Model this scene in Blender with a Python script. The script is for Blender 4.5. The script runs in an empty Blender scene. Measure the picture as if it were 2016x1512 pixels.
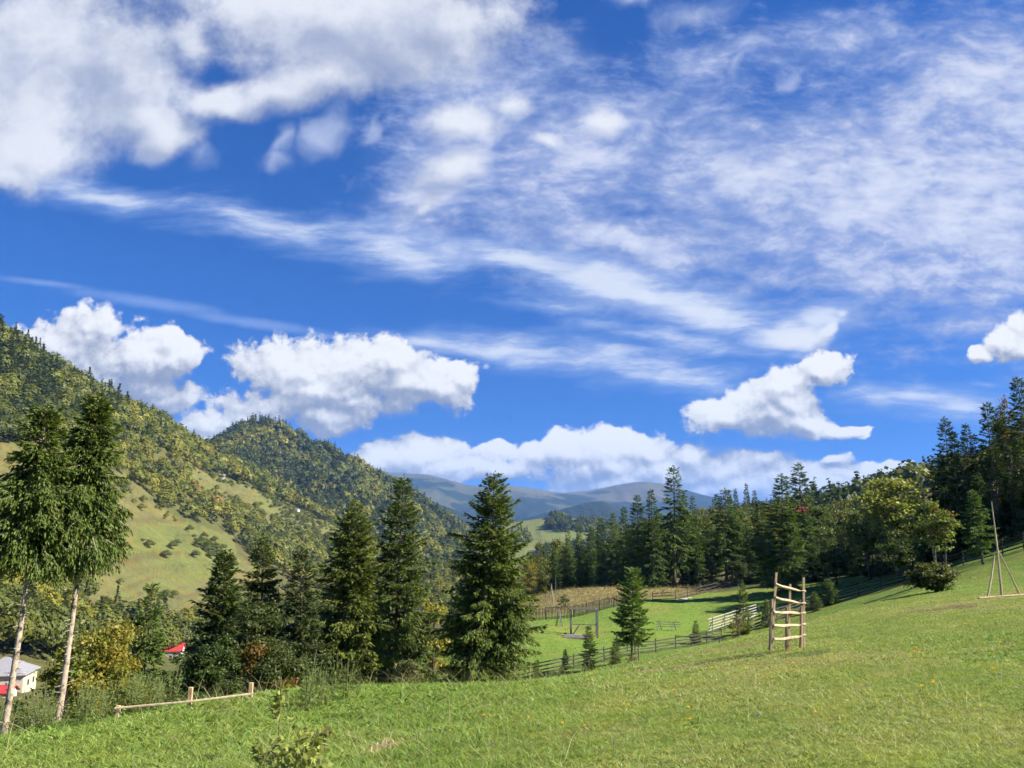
import bpy, math, random
import numpy as np
from mathutils import Vector
SC = bpy.context.scene
COL = SC.collection
R = math.radians
# ------------------------------------------------------------------ camera, sun, sky, exposure
FPX, PITCH = 1600.0, R(10.0)
CP, SP = math.cos(PITCH), math.sin(PITCH)
cam = bpy.data.objects.new('camera', bpy.data.cameras.new('camera'))
COL.objects.link(cam)
cam.data.sensor_width = 36.0
cam.data.lens = 36.0 * FPX / 2016.0
cam.data.clip_start, cam.data.clip_end = 0.1, 80000.0
cam.location = (0, 0, 0)
cam.rotation_euler = (R(90) + PITCH, 0, 0)
SC.camera = cam
SUN_A, SUN_E = R(101), R(38)          # azimuth from +Y towards +X, elevation
SUNV = Vector((math.sin(SUN_A) * math.cos(SUN_E), math.cos(SUN_A) * math.cos(SUN_E), math.sin(SUN_E)))
sun = bpy.data.objects.new('sun', bpy.data.lights.new('sun', 'SUN'))
COL.objects.link(sun)
sun.data.energy, sun.data.angle, sun.data.color = 5.0, R(0.53), (1.0, 0.93, 0.80)
sun.rotation_euler = SUNV.to_track_quat('Z', 'Y').to_euler()
SC.view_settings.view_transform = 'Standard'
SC.view_settings.look = 'None'
SC.view_settings.exposure = 1.4
SC.view_settings.gamma = 1.0
SC.cycles.max_bounces = 6
SC.cycles.diffuse_bounces = 3
SC.cycles.transmission_bounces = 3
SC.cycles.volume_bounces = 0

def P(px, py, Y):
    """world point seen at a photo pixel, at forward distance Y"""
    a, b = (px - 1008) / FPX, (756 - py) / FPX
    k = Y / (CP - b * SP)
    return np.array([a * k, Y, (SP + b * CP) * k])
def project(p):
    p = np.asarray(p, float)
    d = p[..., 1] * CP + p[..., 2] * SP
    u = -p[..., 1] * SP + p[..., 2] * CP
    return 1008 + FPX * p[..., 0] / d, 756 - FPX * u / d

class NT:
    """small helper for writing node trees"""
    def __init__(s, tree): s.t = tree
    def n(s, kind, **kw):
        nd = s.t.nodes.new(kind)
        for k, v in kw.items(): setattr(nd, k, v)
        return nd
    def put(s, sock, v):
        if isinstance(v, bpy.types.NodeSocket): s.t.links.new(v, sock)
        elif v is not None: sock.default_value = v
    def m(s, op, a, b=None, c=None, clamp=False):
        nd = s.n('ShaderNodeMath', operation=op, use_clamp=clamp)
        s.put(nd.inputs[0], a); s.put(nd.inputs[1], b); s.put(nd.inputs[2], c)
        return nd.outputs[0]
    def v(s, op, a, b=None, scale=None):
        nd = s.n('ShaderNodeVectorMath', operation=op)
        s.put(nd.inputs[0], a); s.put(nd.inputs[1], b)
        if scale is not None: s.put(nd.inputs['Scale'], scale)
        return nd.outputs['Value'] if op in ('LENGTH', 'DOT_PRODUCT') else nd.outputs['Vector']
    def xyz(s, x, y, z=0.0):
        nd = s.n('ShaderNodeCombineXYZ'); s.put(nd.inputs[0], x); s.put(nd.inputs[1], y); s.put(nd.inputs[2], z)
        return nd.outputs[0]
    def noise(s, vec, scale, detail=4.0, rough=0.5, lac=2.0, dist=0.0, color=False):
        nd = s.n('ShaderNodeTexNoise')
        s.put(nd.inputs['Vector'], vec); s.put(nd.inputs['Scale'], scale); s.put(nd.inputs['Detail'], detail)
        s.put(nd.inputs['Roughness'], rough); s.put(nd.inputs['Lacunarity'], lac); s.put(nd.inputs['Distortion'], dist)
        return nd.outputs['Color'] if color else nd.outputs[0]
    def ramp(s, x, a, b, lo=0.0, hi=1.0, smooth=True):
        nd = s.n('ShaderNodeMapRange', interpolation_type='SMOOTHSTEP' if smooth else 'LINEAR')
        s.put(nd.inputs[0], x); s.put(nd.inputs[1], a); s.put(nd.inputs[2], b); s.put(nd.inputs[3], lo); s.put(nd.inputs[4], hi)
        return nd.outputs[0]
    def mix(s, f, a, b, blend='MIX'):
        nd = s.n('ShaderNodeMix', data_type='RGBA', blend_type=blend)
        s.put(nd.inputs[0], f)
        for k, v in ((6, a), (7, b)):
            if isinstance(v, (tuple, list)) and len(v) == 3: v = (*v, 1)
            s.put(nd.inputs[k], v)
        return nd.outputs[2]
    def map(s, vec, loc=(0, 0, 0), rot=(0, 0, 0), scale=(1, 1, 1), kind='POINT'):
        nd = s.n('ShaderNodeMapping', vector_type=kind)
        s.put(nd.inputs[0], vec)
        nd.inputs[1].default_value, nd.inputs[2].default_value, nd.inputs[3].default_value = loc, rot, scale
        return nd.outputs[0]

def uv(px, py):
    p = P(px, py, 1.0); return np.array([p[0], p[2]])

SKY_K = 0.1
def ellipse_args(b):
    px, py, rx, ry, rot = b[:5]
    c = uv(px, py); a = R(rot)
    e = uv(px + 8 * math.cos(a), py + 8 * math.sin(a)) - c
    f = uv(px - 8 * math.sin(a), py + 8 * math.cos(a)) - c
    return dict(loc=(c[0], c[1], 0), rot=(0, 0, math.atan2(e[1], e[0])),
                scale=(np.linalg.norm(e) / 8 * rx, np.linalg.norm(f) / 8 * ry, 1), kind='TEXTURE')
def blobs(N, vec, items, soft=0.18):
    acc = None
    for k, b in enumerate(items):
        src = vec
        if acc is not None:                     # chained, so that few values are alive at once in the shader stack
            nd = N.n('ShaderNodeVectorMath', operation='MULTIPLY_ADD')
            N.put(nd.inputs[0], acc); nd.inputs[1].default_value = (1e-7, 1e-7, 0); N.put(nd.inputs[2], vec)
            src = nd.outputs[0]
        d = N.m('SUBTRACT', b[5] if len(b) > 5 else 1.0, N.v('LENGTH', N.map(src, **ellipse_args(b))))
        acc = d if acc is None else N.m('SMOOTH_MAX', acc, d, soft)
    return acc

CUMULUS = [
    (110, 690, 92, 50, 0), (175, 665, 86, 62, 0), (250, 700, 119, 65, 8), (325, 705, 86, 62, 8), (365, 695, 54, 38, 0), (300, 765, 97, 47, 12), (60, 690, 65, 45, 0),
    (175, 645, 32, 34, 0), (330, 785, 54, 25, 0),
    (575, 725, 113, 62, 0), (690, 715, 119, 58, 0), (770, 715, 76, 56, 0), (800, 755, 119, 58, 0), (880, 765, 56, 43, 0), (640, 775, 162, 58, 0), (905, 750, 32, 25, 0),
    (540, 800, 119, 36, 0), (640, 830, 97, 38, 0), (720, 800, 97, 38, 0), (490, 822, 54, 22, 0),
    (410, 845, 81, 31, 0), (470, 852, 65, 25, 0),
    (760, 898, 86, 29, 0), (850, 900, 103, 36, 0), (840, 886, 43, 18, 0), (730, 905, 65, 25, 0), (900, 925, 97, 29, 0), (968, 893, 37, 22, 0), (980, 925, 65, 18, 0),
    (1060, 895, 45, 27, -10), (1120, 898, 86, 45, 0), (1190, 885, 108, 43, 0), (1215, 868, 56, 27, 0), (1285, 893, 56, 29, 0), (1170, 930, 151, 36, 0), (1300, 925, 130, 40, 0),
    (1360, 906, 59, 29, 0), (1430, 925, 97, 38, 0), (1510, 912, 59, 29, 0), (1560, 935, 130, 34, 0), (1450, 955, 151, 29, 0), (1660, 935, 76, 25, 0), (1730, 942, 86, 22, 0),
    (1775, 920, 35, 13, 0), (1640, 916, 32, 11, 0), (1200, 955, 140, 25, 0), (1620, 960, 194, 25, 0), (1860, 955, 130, 29, 0),
    (1425, 822, 78, 38, -10), (1480, 800, 95, 48, -16), (1545, 758, 95, 40, -20), (1605, 724, 66, 34, -20), (1520, 828, 110, 40, 2), (1580, 840, 70, 30, 6), (1560, 800, 75, 42, 0), (1640, 852, 55, 15, 0),
    (1680, 846, 28, 10, -10),
    (1990, 672, 37, 34, 0), (2012, 640, 26, 31, 0), (1932, 692, 28, 15, 0), (2030, 690, 65, 22, 0),
]
BIGL = [(60, 140, 240, 190, 0, 1.1), (60, 280, 150, 80, 0), (230, 130, 170, 150, 0), (280, 215, 120, 60, 20), (330, 250, 80, 60, 0), (20, 330, 80, 40, 0),
        (690, 30, 330, 110, 6, 1.15), (860, 40, 180, 75, 5), (560, 170, 150, 50, -5), (650, 140, 180, 70, -8), (440, 190, 130, 45, 8), (380, 60, 120, 80, 0, .75),
        (900, 250, 110, 75, 0, .8), (880, 350, 130, 55, -10, .8), (1000, 200, 90, 60, 0, .6), (1185, 230, 60, 45, 0, .75), (1080, 275, 60, 30, 0, .6), (820, 410, 90, 40, -30, .5), (1570, 662, 95, 32, -14, .75), (1630, 636, 50, 18, -24, .8)]
WISP = [(310, 270, 45, 50, 20, .8), (570, 275, 26, 62, 28, .85), (545, 312, 60, 30, -15, .6), (650, 255, 62, 45, -35, .9), (740, 245, 18, 50, 25, .6), (395, 300, 45, 40, 0, .55),
        (1490, 80, 48, 26, -30, .8), (1560, 155, 40, 24, -20, .7), (1240, 0, 80, 30, 0, .7), (1370, 20, 110, 40, -10, .75), (1470, 120, 60, 26, -40, .55)]
DECK = [(900, 270, 130, 170, 20, 1.05), (840, 380, 130, 70, -25), (960, 180, 200, 110, 0, .8), (1130, 300, 260, 170, 0, .95), (1180, 230, 90, 60, 0, 1.05), (1450, 330, 330, 180, -8, .95),
        (1750, 350, 380, 230, -12, 1.15), (1950, 420, 260, 200, 0, 1.25), (1900, 160, 240, 120, -20, 1.0), (1600, 470, 420, 110, 8, .95), (1200, 460, 330, 100, 14, .9), (880, 490, 240, 45, 12, .75),
        (1070, 110, 170, 90, 0, .6), (1400, 120, 250, 110, 0, .45), (1650, 80, 300, 80, 0, .6), (1330, 600, 340, 70, 8, .6), (1850, 540, 300, 60, 4, .95), (2050, 250, 250, 200, 0, 1.1)]
STREAK = [(210, 385, 250, 38, 13, .75), (520, 440, 300, 44, 11, .8), (760, 485, 220, 61, 12, .9),
          (1030, 508, 130, 28, 14, 1.3), (1220, 560, 210, 38, 15, 1.35), (1390, 612, 160, 36, 17, 1.3), (1540, 660, 95, 38, -8, 1.2), (1610, 640, 75, 32, -22, 1.25), (1660, 620, 24, 17, -10, 1.0), (1590, 680, 60, 26, -15, 1.1),
          (840, 672, 140, 20, 6, 1.0), (1010, 690, 220, 35, 6, 1.0), (1240, 715, 230, 46, 8, 1.0), (1400, 750, 110, 41, 10, .8), (1320, 660, 250, 35, 8, .75), (1180, 640, 150, 32, 6, .5), (1430, 690, 130, 26, 5, .6),
          (1800, 785, 190, 38, 2, .8), (1890, 805, 130, 38, 4, .9), (1700, 770, 120, 20, -8, .5), (1940, 755, 60, 12, 6, .5), (1100, 600, 200, 44, 10, .5)]
TRAIL = [(90, 557, 121, 10, 7, .9), (290, 594, 209, 17, 8.5, 1.0), (500, 636, 198, 15, 8.5, 1.0), (650, 662, 121, 10, 8, .8)]

def near(items, tile, reach, pad):
    """the blobs of a list that can matter inside a tile (u0, u1, v0, v1)"""
    out = []
    for b in items:
        k = ellipse_args(b); r = reach * (b[5] if len(b) > 5 else 1.0)
        cr, sr = math.cos(k['rot'][2]), math.sin(k['rot'][2]); sx, sy = k['scale'][0] * r, k['scale'][1] * r
        ex, ey = math.hypot(cr * sx, sr * sy) + pad, math.hypot(sr * sx, cr * sy) + pad
        cx, cy = k['loc'][:2]
        if cx + ex > tile[0] and cx - ex < tile[1] and cy + ey > tile[2] and cy - ey < tile[3]: out.append(b)
    return out
EXPO = 2.0 ** SC.view_settings.exposure
def lin(r, g, b):
    f = lambda c: (c / 255 / 12.92 if c < 10 else ((c / 255 + .055) / 1.055) ** 2.4) / EXPO
    return (f(r), f(g), f(b))
def warp(N, vec, scale, detail, amount):
    n = N.noise(vec, scale, detail, 0.55, color=True)
    return N.v('ADD', vec, N.v('SCALE', N.v('SUBTRACT', n, (.5, .5, .5)), scale=amount))
def flat(N, vec): return N.v('MULTIPLY', vec, (1, 1, 0))

def field(name, build):
    g = bpy.data.node_groups.new(name, 'ShaderNodeTree')
    g.interface.new_socket('Vector', in_out='INPUT', socket_type='NodeSocketVector')
    g.interface.new_socket('Value', in_out='OUTPUT', socket_type='NodeSocketFloat')
    gi, go = g.nodes.new('NodeGroupInput'), g.nodes.new('NodeGroupOutput')
    g.links.new(build(NT(g), gi.outputs[0]), go.inputs[0])
    def call(N, vec):
        nd = N.n('ShaderNodeGroup', node_tree=g); N.put(nd.inputs[0], vec); return nd.outputs[0]
    return call
def puffs(N, vec, scale):
    nd = N.n('ShaderNodeTexVoronoi', voronoi_dimensions='2D', feature='SMOOTH_F1')
    N.put(nd.inputs['Vector'], vec); nd.inputs['Scale'].default_value = scale; nd.inputs['Smoothness'].default_value = 0.25
    return N.m('SUBTRACT', 0.42, nd.outputs['Distance'])
def cumulus(N, vec, items):
    q = flat(N, warp(N, vec, 11.0, 4.0, 0.045))
    d = blobs(N, q, items, 0.35)
    n = N.noise(flat(N, warp(N, vec, 30.0, 3.0, 0.02)), 19.0, 7.0, 0.66)
    w = N.m('ADD', N.m('MULTIPLY', puffs(N, q, 26.0), 0.46), N.m('MULTIPLY', puffs(N, flat(N, warp(N, q, 40.0, 2.0, 0.018)), 62.0), 0.20))
    return N.m('ADD', N.m('ADD', N.m('ADD', d, 0.17), w), N.m('MULTIPLY', N.m('SUBTRACT', n, 0.5), 1.9))
def masses(N, vec, bigs):
    d = blobs(N, flat(N, warp(N, vec, 5.0, 5.0, 0.12)), bigs, .35)
    return N.m('ADD', d, N.m('MULTIPLY', N.m('SUBTRACT', N.noise(vec, 9.0, 8.0, 0.66), 0.5), 1.45))

def tile_group(name, tile):
    g = bpy.data.node_groups.new(name, 'ShaderNodeTree')
    for s in ('UV', 'Deck', 'Sky'): g.interface.new_socket(s, in_out='INPUT', socket_type='NodeSocketVector')
    g.interface.new_socket('Shader', in_out='OUTPUT', socket_type='NodeSocketShader')
    N = NT(g)
    gi, go = g.nodes.new('NodeGroupInput'), g.nodes.new('NodeGroupOutput')
    UV, PL, c = gi.outputs[0], gi.outputs[1], gi.outputs[2]
    tr = near(TRAIL, tile, 1.4, .02)
    if tr:
        t = N.m('ADD', blobs(N, flat(N, warp(N, UV, 7.0, 2.0, 0.006)), tr, .3), N.m('MULTIPLY', N.m('SUBTRACT', N.noise(UV, 30.0, 3.0, .6), .5), .8))
        c = N.mix(N.m('MULTIPLY', N.ramp(t, -0.1, 0.9), 0.58), c, lin(150, 178, 236))
    if near(DECK, tile, 2.2, .06):
        q = warp(N, UV, 6.0, 3.0, 0.05)
        tf = N.noise(N.map(q, rot=(0, 0, R(-10)), scale=(1.0, 1.9, 1)), 21.0, 7.0, 0.66)
        tm = N.noise(N.map(warp(N, PL, 1.3, 2.0, 0.30), rot=(0, 0, R(18)), scale=(1.0, 1.3, 1)), 2.6, 3.0, 0.55)
        d = blobs(N, flat(N, warp(N, UV, 4.0, 3.0, 0.10)), DECK, .35)
        c = N.mix(N.m('MULTIPLY', N.ramp(N.m('ADD', d, N.m('MULTIPLY', N.m('SUBTRACT', tm, .5), 1.2)), -0.5, 0.9), 0.42), c, lin(160, 180, 228))
        d = N.m('ADD', d, N.m('ADD', N.m('MULTIPLY', N.m('SUBTRACT', tf, .5), 2.7), N.m('MULTIPLY', N.m('SUBTRACT', tm, .5), 1.5)))
        c = N.mix(N.m('MULTIPLY', N.ramp(d, -0.42, 0.80), 0.86), c, N.mix(N.ramp(d, 0.2, 1.5), lin(158, 176, 222), lin(232, 237, 252)))
    ss = near(STREAK, tile, 2.0, .05)
    if ss:
        q = flat(N, warp(N, UV, 8.0, 3.0, 0.03))
        t = N.noise(N.map(q, rot=(0, 0, R(11)), scale=(1.0, 4.6, 1)), 9.0, 7.0, 0.68)
        d = N.m('ADD', blobs(N, q, ss, .25), N.m('MULTIPLY', N.m('SUBTRACT', t, .5), 2.1))
        c = N.mix(N.m('MULTIPLY', N.ramp(d, -0.45, 0.90), 0.86), c, N.mix(N.ramp(d, 0.1, 1.1), lin(150, 178, 232), lin(232, 240, 252)))
    ww = near(WISP, tile, 1.8, .08)
    if ww:
        q = flat(N, warp(N, warp(N, UV, 5.0, 3.0, 0.09), 16.0, 4.0, 0.05))
        h = N.m('ADD', blobs(N, q, ww, .2), N.m('MULTIPLY', N.m('SUBTRACT', N.noise(q, 14.0, 5.0, .6), .5), 1.7))
        c = N.mix(N.m('MULTIPLY', N.ramp(h, -0.35, 1.1), 0.72), c, lin(205, 216, 242))
    bb = near(BIGL, tile, 1.9, .09)
    if bb:
        f = field('masses', lambda M, v: masses(M, v, bb))
        h0 = f(N, UV)
        h1 = f(N, N.v('ADD', UV, (0.02, 0.03, 0)))
        l = N.m('ADD', N.m('MULTIPLY', N.m('SUBTRACT', h0, h1), 0.40), N.noise(UV, 3.4, 4.0, .55))
        l = N.ramp(l, 0.26, 0.74)
        c = N.mix(N.m('MULTIPLY', N.ramp(h0, -0.16, 0.56), 0.96), c, N.mix(l, lin(170, 181, 208), lin(238, 242, 250)))
    cu = near(CUMULUS, tile, 1.5, .05)
    if cu:
        cs = near(CUMULUS, (tile[0] - .02, tile[1] + .05, tile[2] - .02, tile[3] + .07), 1.5, .05)
        f = field('cumulus', lambda M, v: cumulus(M, v, cs))
        c0 = f(N, UV)
        c1 = f(N, N.v('ADD', UV, (0.0035, 0.0075, 0)))
        c2 = f(N, N.v('ADD', UV, (0.012, 0.040, 0)))
        l = N.m('ADD', N.m('MULTIPLY', N.m('SUBTRACT', c0, c1), 0.70), N.m('MULTIPLY', N.m('SUBTRACT', c0, c2), 0.55))
        l = N.m('ADD', l, N.m('MULTIPLY', N.m('SUBTRACT', N.noise(UV, 9.0, 3.0, .5), .5), 1.1))
        l = N.ramp(l, -0.45, 0.82)
        col = N.mix(l, lin(150, 160, 183), lin(254, 255, 255))
        w = N.m('ADD', N.ramp(N.m('SUBTRACT', c2, c0), 0.0, 0.9, 0.0, 0.60, smooth=False), 0.30)
        t = N.m('DIVIDE', N.m('ADD', c0, 0.0), w)
        c = N.mix(N.ramp(t, 0.0, 1.0), c, col)
    bg = N.n('ShaderNodeBackground'); N.put(bg.inputs[0], N.v('SCALE', c, scale=1.0 / SKY_K)); bg.inputs[1].default_value = SKY_K
    g.links.new(bg.outputs[0], go.inputs[0])
    return g

world = bpy.data.worlds.new('World'); SC.world = world
world.use_nodes = True
wt = world.node_tree; wt.nodes.clear()
W = NT(wt)
tc = W.n('ShaderNodeTexCoord').outputs['Generated']
sep = W.n('ShaderNodeSeparateXYZ'); W.put(sep.inputs[0], tc)
dx, dy, dz = sep.outputs
sky = W.n('ShaderNodeTexSky', sky_type='NISHITA', sun_disc=False, sun_elevation=SUN_E, sun_rotation=SUN_A,
          altitude=900.0, air_density=1.0, dust_density=0.2, ozone_density=3.0)
W.put(sky.inputs['Vector'], W.v('NORMALIZE', W.xyz(dx, dy, W.m('ADD', W.m('MULTIPLY', W.m('MAXIMUM', dz, 0.0), 0.85), 0.17))))
hs = W.n('ShaderNodeHueSaturation'); W.put(hs.inputs['Color'], sky.outputs[0]); hs.inputs['Saturation'].default_value = 1.22
blue = W.v('SCALE', W.mix(1.0, hs.outputs[0], (0.245, 0.405, 0.635), 'MULTIPLY'), scale=SKY_K)
yy = W.m('MAXIMUM', dy, 0.08)
UV = W.xyz(W.m('DIVIDE', dx, yy), W.m('DIVIDE', dz, yy))
zz = W.m('ADD', W.m('MAXIMUM', dz, 0.0), 0.06)
PL = W.xyz(W.m('DIVIDE', dx, zz), W.m('DIVIDE', dy, zz))       # the high cloud deck, seen in perspective
su, sv = W.m('DIVIDE', dx, yy), W.m('DIVIDE', dz, yy)
UE = [-1.6, -0.48, -0.28, -0.09, 0.10, 0.29, 0.48, 1.6]
VE = [-0.02, 0.11, 0.25, 0.42, 1.2]
def shade_tiles(i0, i1, j0, j1):
    """a tree of Mix Shaders picks the patch of sky, so that only its own clouds are computed"""
    if i1 - i0 == 1 and j1 - j0 == 1:
        g = tile_group('sky_patch', (UE[i0], UE[i1], VE[j0], VE[j1]))
        nd = W.n('ShaderNodeGroup', node_tree=g)
        W.put(nd.inputs[0], UV); W.put(nd.inputs[1], PL); W.put(nd.inputs[2], blue)
        return nd.outputs[0]
    mx = W.n('ShaderNodeMixShader')
    if i1 - i0 >= j1 - j0:
        k = (i0 + i1) // 2
        W.put(mx.inputs[0], W.m('GREATER_THAN', su, UE[k])); a, b = shade_tiles(i0, k, j0, j1), shade_tiles(k, i1, j0, j1)
    else:
        k = (j0 + j1) // 2
        W.put(mx.inputs[0], W.m('GREATER_THAN', sv, VE[k])); a, b = shade_tiles(i0, i1, j0, k), shade_tiles(i0, i1, k, j1)
    wt.links.new(a, mx.inputs[1]); wt.links.new(b, mx.inputs[2])
    return mx.outputs[0]
plain = W.n('ShaderNodeBackground'); W.put(plain.inputs[0], W.v('SCALE', blue, scale=1.0 / SKY_K)); plain.inputs[1].default_value = SKY_K
mx = W.n('ShaderNodeMixShader')
inside = W.m('MULTIPLY', W.m('GREATER_THAN', dy, 0.3), W.m('GREATER_THAN', sv, VE[0]))
inside = W.m('MULTIPLY', inside, W.m('MULTIPLY', W.m('LESS_THAN', sv, VE[-1]), W.m('LESS_THAN', W.m('ABSOLUTE', su), 1.6)))
W.put(mx.inputs[0], inside)
wt.links.new(plain.outputs[0], mx.inputs[1]); wt.links.new(shade_tiles(0, len(UE) - 1, 0, len(VE) - 1), mx.inputs[2])
wo = W.n('ShaderNodeOutputWorld'); wt.links.new(mx.outputs[0], wo.inputs[0])
SC.cycles.use_adaptive_sampling = True
SC.cycles.adaptive_threshold = 0.02
SC.cycles.adaptive_min_samples = 14
# ------------------------------------------------------------------ helpers
RNG = np.random.default_rng(7)
random.seed(7)
def tag(o, label=None, cat=None, group=None, kind=None):
    if label: o['label'] = label
    if cat: o['category'] = cat
    if group: o['group'] = group
    if kind: o['kind'] = kind
    return o
def empty(name, loc, rz=0.0):
    o = bpy.data.objects.new(name, None); COL.objects.link(o)
    o.location = [float(v) for v in loc]; o.rotation_euler = (0, 0, rz); o.empty_display_size = 0.3
    return o
def link(name, me, parent=None, loc=(0, 0, 0)):
    o = bpy.data.objects.new(name, me); COL.objects.link(o)
    if parent: o.parent = parent
    o.location = [float(v) for v in loc]
    return o
def np_mesh(name, V, loops, starts, mats, col=None, smooth=False, mat_index=None):
    me = bpy.data.meshes.new(name)
    V = np.ascontiguousarray(V, np.float32); loops = np.ascontiguousarray(loops, np.int32)
    me.vertices.add(len(V)); me.vertices.foreach_set('co', V.ravel())
    me.loops.add(len(loops)); me.loops.foreach_set('vertex_index', loops)
    me.polygons.add(len(starts)); me.polygons.foreach_set('loop_start', np.ascontiguousarray(starts, np.int32))
    if mat_index is not None: me.polygons.foreach_set('material_index', np.ascontiguousarray(mat_index, np.int32))
    me.polygons.foreach_set('use_smooth', np.full(len(starts), smooth, bool))
    if col is not None:
        at = me.color_attributes.new('Col', 'FLOAT_COLOR', 'POINT')
        c = np.ones((len(V), 4), np.float32); c[:, :3] = col
        at.data.foreach_set('color', c.ravel())
    for m in (mats if isinstance(mats, (list, tuple)) else [mats]): me.materials.append(m)
    me.update(calc_edges=True); me.validate()
    return me
def quad_mesh(name, Q, col, mat):
    """Q (n,4,3) loose quads, col (n,3) one albedo each"""
    n = len(Q)
    return np_mesh(name, Q.reshape(-1, 3), np.arange(4 * n), np.arange(n) * 4, mat, np.repeat(col, 4, 0) if col is not None else None)
def grid_mesh(name, G, mat, col=None, smooth=True, keep=None, wrap=False):
    """G (a,b,3) grid of points"""
    a, b = G.shape[:2]
    i, j = np.meshgrid(np.arange(a - 1), np.arange(b - 1), indexing='ij')
    F = np.stack([i * b + j, i * b + j + 1, (i + 1) * b + j + 1, (i + 1) * b + j], -1).reshape(-1, 4)
    V = G.reshape(-1, 3); C = col.reshape(-1, 3) if col is not None else None
    if keep is not None:
        F = F[keep.ravel()]
        used, inv = np.unique(F, return_inverse=True)
        F = inv.reshape(-1, 4); V = V[used]; C = C[used] if C is not None else None
    return np_mesh(name, V, F.ravel(), np.arange(len(F)) * 4, mat, C, smooth)

def hash2(ix, iy, seed):
    h = (ix.astype(np.int64) * 374761393 + iy.astype(np.int64) * 668265263 + seed * 974634777) & 0xFFFFFFFF
    h = ((h ^ (h >> 13)) * 1274126177) & 0xFFFFFFFF
    return ((h ^ (h >> 16)) & 0xFFFFFF) / float(0xFFFFFF)
def vnoise(x, y, seed=0):
    x = np.asarray(x, float); y = np.asarray(y, float)
    ix, iy = np.floor(x), np.floor(y); fx, fy = x - ix, y - iy
    fx, fy = fx * fx * (3 - 2 * fx), fy * fy * (3 - 2 * fy)
    a, b = hash2(ix, iy, seed), hash2(ix + 1, iy, seed); c, d = hash2(ix, iy + 1, seed), hash2(ix + 1, iy + 1, seed)
    return (a * (1 - fx) + b * fx) * (1 - fy) + (c * (1 - fx) + d * fx) * fy
def fbm(x, y, seed=0, oct=4, ridged=False):
    s, amp, tot = 0.0, 1.0, 0.0
    for k in range(oct):
        n = vnoise(x * 2 ** k + 17 * k, y * 2 ** k - 31 * k, seed + k)
        if ridged: n = 1 - np.abs(2 * n - 1)
        s = s + n * amp; tot += amp; amp *= 0.5
    return s / tot
def inpoly(px, py, poly):
    px, py = np.asarray(px, float), np.asarray(py, float)
    r = np.zeros(px.shape, bool); q = poly[-1]
    for p in poly:
        c = ((p[1] > py) != (q[1] > py)) & (px < (q[0] - p[0]) * (py - p[1]) / (q[1] - p[1] + 1e-12) + p[0])
        r ^= c; q = p
    return r
def sstep(x, a, b):
    t = np.clip((x - a) / (b - a), 0, 1); return t * t * (3 - 2 * t)
def mixc(a, b, t):
    t = np.asarray(t)[..., None]; return np.asarray(a) * (1 - t) + np.asarray(b) * t

class MB:
    """collects boxes, bars and tubes and links them as one mesh object"""
    def __init__(s): s.V, s.F, s.M = [], [], []
    def add(s, V, F, mi=0):
        o = len(s.V); s.V += [tuple(float(c) for c in v) for v in V]; s.F += [tuple(i + o for i in f) for f in F]; s.M += [mi] * len(F)
    def bar(s, p, q, w, d, up=(0, 0, 1), mi=0):
        p, q = Vector(p), Vector(q); t = (q - p).normalized(); u = Vector(up)
        if abs(t.dot(u)) > 0.95: u = Vector((0, 1, 0))
        a = t.cross(u).normalized(); b = a.cross(t).normalized(); a, b = a * w / 2, b * d / 2
        V = [c + x * a + y * b for c in (p, q) for x, y in ((-1, -1), (1, -1), (1, 1), (-1, 1))]
        s.add(V, [(3, 2, 1, 0), (4, 5, 6, 7), (0, 1, 5, 4), (1, 2, 6, 5), (2, 3, 7, 6), (3, 0, 4, 7)], mi)
    def box(s, x0, x1, y0, y1, z0, z1, mi=0):
        V = [(x, y, z) for z in (z0, z1) for x, y in ((x0, y0), (x1, y0), (x1, y1), (x0, y1))]
        s.add(V, [(3, 2, 1, 0), (4, 5, 6, 7), (0, 1, 5, 4), (1, 2, 6, 5), (2, 3, 7, 6), (3, 0, 4, 7)], mi)
    def tube(s, pts, rad, n=6, mi=0, jit=0.0):
        pts = [Vector([float(c) for c in p]) for p in pts]; V, F = [], []
        for k, p in enumerate(pts):
            t = (pts[min(k + 1, len(pts) - 1)] - pts[max(k - 1, 0)]).normalized()
            u = Vector((1, 0, 0)) if abs(t.x) < 0.8 else Vector((0, 1, 0))
            a = t.cross(u).normalized(); b = t.cross(a)
            for i in range(n):
                r = rad[k] * (1 + jit * random.uniform(-1, 1)); g = 2 * math.pi * i / n
                V.append(p + a * (r * math.cos(g)) + b * (r * math.sin(g)))
        for k in range(len(pts) - 1):
            for i in range(n):
                j = (i + 1) % n; F.append((k * n + i, k * n + j, (k + 1) * n + j, (k + 1) * n + i))
        F.append(tuple(range(n))[::-1]); F.append(tuple((len(pts) - 1) * n + i for i in range(n)))
        s.add(V, F, mi)
    def mesh(s, name, mats, smooth=False):
        lo = [i for f in s.F for i in f]; st = np.cumsum([0] + [len(f) for f in s.F[:-1]])
        return np_mesh(name, np.array(s.V), lo, st, mats, None, smooth, s.M)
    def build(s, name, mats, parent=None, loc=(0, 0, 0), smooth=False):
        return link(name, s.mesh(name, mats, smooth), parent, loc)

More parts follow.
